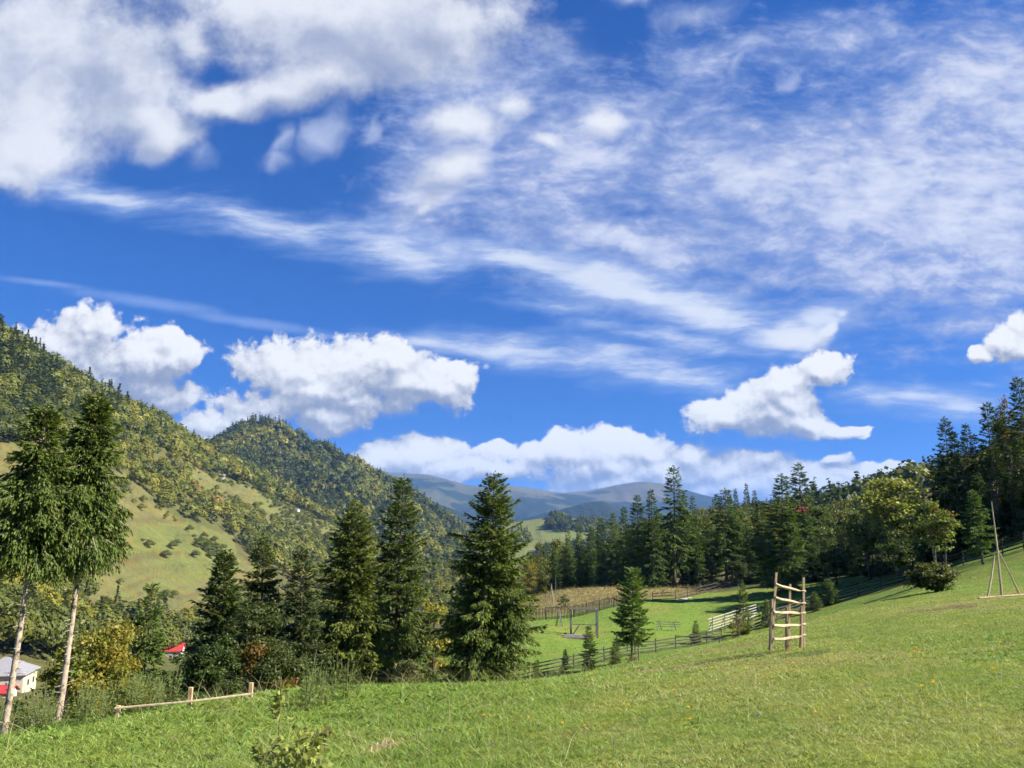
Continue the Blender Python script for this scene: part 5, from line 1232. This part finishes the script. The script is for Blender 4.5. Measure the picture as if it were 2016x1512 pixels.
# dandelions and clover flowers dotted over the meadow
def flower_mesh(name, col, r, h):
    rng = np.random.default_rng(3); k = 16; a = np.linspace(0, 6.28, k, endpoint=False)
    d = norm(np.stack([np.cos(a), np.sin(a), rng.uniform(.1, .9, k)], -1)); Q = spray_quads(rng, np.repeat(np.array([[0, 0, h]]), k, 0), d, np.full(k, r), np.full(k, r * .6))
    st = np.array([[[-.003, 0, 0], [.003, 0, 0], [.003, 0, h], [-.003, 0, h]]]); Q = np.concatenate([Q, st]); c = np.concatenate([np.repeat(np.array([col]), k, 0), [[.12, .15, .05]]])
    return quad_mesh(name, Q, c, M_LEAF)
FY, FV = flower_mesh('dandelion', (.75, .50, .02), .030, .14), flower_mesh('clover_flower', (.32, .14, .40), .026, .15)
for me, n, nm, lb, gr in ((FY, 60, 'dandelion', 'small yellow dandelion flower in the sunlit meadow grass', 'yellow dandelions in the meadow'), (FV, 12, 'clover_flower', 'small mauve clover flower in the meadow grass', 'mauve flowers in the meadow')):
    for _ in range(n):
        px, Y = RNG.uniform(880, 2010) if RNG.random() < .85 else RNG.uniform(350, 900), math.exp(RNG.uniform(math.log(9.5), math.log(30)))
        o = link(nm, me, None, gp(px, Y)); o.rotation_euler = (0, 0, RNG.random() * 6); s = RNG.uniform(.8, 1.2); o.scale = (s, s, s); tag(o, lb, 'flower', gr)
# ------------------------------------------------------------------ the meadow grass, blade by blade near the viewer
def grass(n, r0, r1, hmin, hmax, wk, straw, name, label, region, seed, wide=1.0, hues=None):
    rng = np.random.default_rng(seed)
    a = rng.uniform(R(-36), R(36), n); r = np.exp(rng.uniform(math.log(r0), math.log(r1), n))
    x, y = r * np.sin(a), r * np.cos(a)
    # gather into tufts
    k = rng.random(n) < .6; cs = 0.16 + .004 * r
    x = np.where(k, (np.round(x / cs) + (hash2(np.round(x / cs), np.round(y / cs), 5) - .5) * .9) * cs + rng.normal(size=n) * cs * .22, x)
    y = np.where(k, (np.round(y / cs) + (hash2(np.round(x / cs), np.round(y / cs), 6) - .5) * .9) * cs + rng.normal(size=n) * cs * .22, y)
    z = ground(x, y); px, py = project(np.stack([x, y, z], -1))
    keep = region(x, y, px, py, r); x, y, z, px, r = x[keep], y[keep], z[keep], px[keep], r[keep]; n = len(x)
    n1, n2, n3 = fbm(x / 2.2, y / 2.2, 81, 4), fbm(x / .5, y / .5, 82, 3), fbm(x / 7, y / 7, 83, 3)
    left = sstep(-x + .3 * y, 1, 7) * (r < 34)
    h = rng.uniform(hmin, hmax, n) * (0.6 + .8 * n2) * (1 + .9 * left)
    w = np.maximum(.0035, r * wk) * rng.uniform(.7, 1.4, n) * wide * (1 + .5 * left)
    yaw = rng.random(n) * 6.28; lean = rng.uniform(.35, 1.9, n); la = rng.random(n) * 6.28
    side = np.stack([np.cos(yaw), np.sin(yaw), 0 * yaw], -1) * (w / 2)[:, None]
    d = np.stack([np.cos(la) * lean, np.sin(la) * lean, np.ones(n)], -1)
    b = np.stack([x, y, z - .01], -1); m = b + d * (h * .5)[:, None]; t = b + d * h[:, None] + np.stack([np.cos(la), np.sin(la), -.5 + 0 * la], -1) * (lean * h * .35)[:, None]
    Vv = np.stack([b - side, b + side, m + side * .75, m - side * .75, t], 1)
    L = np.stack([0 + 0 * yaw, 1 + 0 * yaw, 2 + 0 * yaw, 3 + 0 * yaw, 3 + 0 * yaw, 2 + 0 * yaw, 4 + 0 * yaw], -1).astype(int) + 5 * np.arange(n)[:, None]
    st = np.stack([7 * np.arange(n), 7 * np.arange(n) + 4], -1).ravel()
    g1, g2, g3, st_c = hues or ((.215, .300, .048), (.335, .368, .080), (.125, .20, .036), (.52, .46, .22))
    c = mixc(g1, g2, np.clip(sstep(n1 + 1.6 * (n3 - .5), .36, .64) + rng.normal(size=n) * .22, 0, 1)); c = mixc(c, g1, left * .6)
    c = mixc(c, g3, (rng.random(n) < .22 + .3 * (n2 < .42)) * .85)
    dry = rng.random(n) < straw * (0.35 + 2.6 * sstep(n1, .52, .75)) * (1 - .6 * left)
    c[dry] = np.array(st_c) * rng.uniform(.7, 1.15, (dry.sum(), 1))
    for k_, col in patches(x, y):
        hit = rng.random(n) < k_ * .8; c[hit] = np.array(col) * 1.5 * rng.uniform(.7, 1.3, (hit.sum(), 1))
    c = c * rng.uniform(.75, 1.25, n)[:, None]
    me = np_mesh(name, Vv.reshape(-1, 3), L.ravel(), st, M_GRASS, np.repeat(c, 5, 0))
    return tag(link(name, me), label, 'grass', kind='stuff')
near_side = lambda x, y, px, py, r: (r < 30) | ((px > 985) & (r < 58)) | ((px > 1500) & (r < 84))
grass(460000, 6.8, 84, .028, .072, .00052, .09, 'meadow_grass', 'sunlit green and straw-coloured grass of the near meadow', near_side, 11)
grass(4500, 9, 34, .22, .42, .00025, .8, 'grass_stalks', 'thin dry grass stalks standing above the meadow grass', near_side, 12, hues=((.20, .23, .07), (.28, .28, .10), (.18, .20, .06), (.42, .37, .2)))
grass(22000, 7.5, 26, .04, .085, .0011, .02, 'meadow_herbs', 'broad-leaved herbs among the grass of the near meadow', lambda x, y, px, py, r: (r < 26) & ((px < 950) | (fbm(x / 1.6, y / 1.6, 90, 2) > .60)), 13, wide=1.6, hues=((.15, .245, .045), (.21, .28, .065), (.11, .19, .034), (.26, .22, .08)))
grass(70000, 92, 150, .25, .60, .00045, .5, 'brown_field_grass', 'tall brown hay grass of the unmown field before the wood', lambda x, y, px, py, r: inpoly(px, py, POLY_BRUSH) & (r > 97), 14, hues=((.17, .15, .065), (.22, .19, .085), (.12, .13, .045), (.30, .23, .11)))
grass(90000, 56, 125, .05, .12, .00045, .05, 'lower_meadow_grass', 'short bright green turf of the lower meadow beyond the fence', lambda x, y, px, py, r: (px > 985) & (px < 1700) & ~inpoly(px, py, POLY_BRUSH), 15, hues=((.13, .22, .034), (.18, .25, .044), (.10, .18, .03), (.25, .23, .08)))

# ------------------------------------------------------------------ the air
lo = float(min(v for v in (GZ.min(), KNOLL[..., 2].min())) ) - 70.0
mb = MB(); mb.box(-14500, 14500, -14500, 14500, -320.0, 620.0)
m, N, out = material('haze')
pv = N.n('ShaderNodeVolumePrincipled'); pv.inputs['Color'].default_value = (0.22, 0.47, 1.0, 1); pv.inputs['Density'].default_value = 6.0e-5; pv.inputs['Anisotropy'].default_value = 0.0
N.t.links.new(pv.outputs[0], out.inputs['Volume'])
tag(mb.build('haze', m), 'thin blue haze filling the valley air', 'haze', kind='stuff')
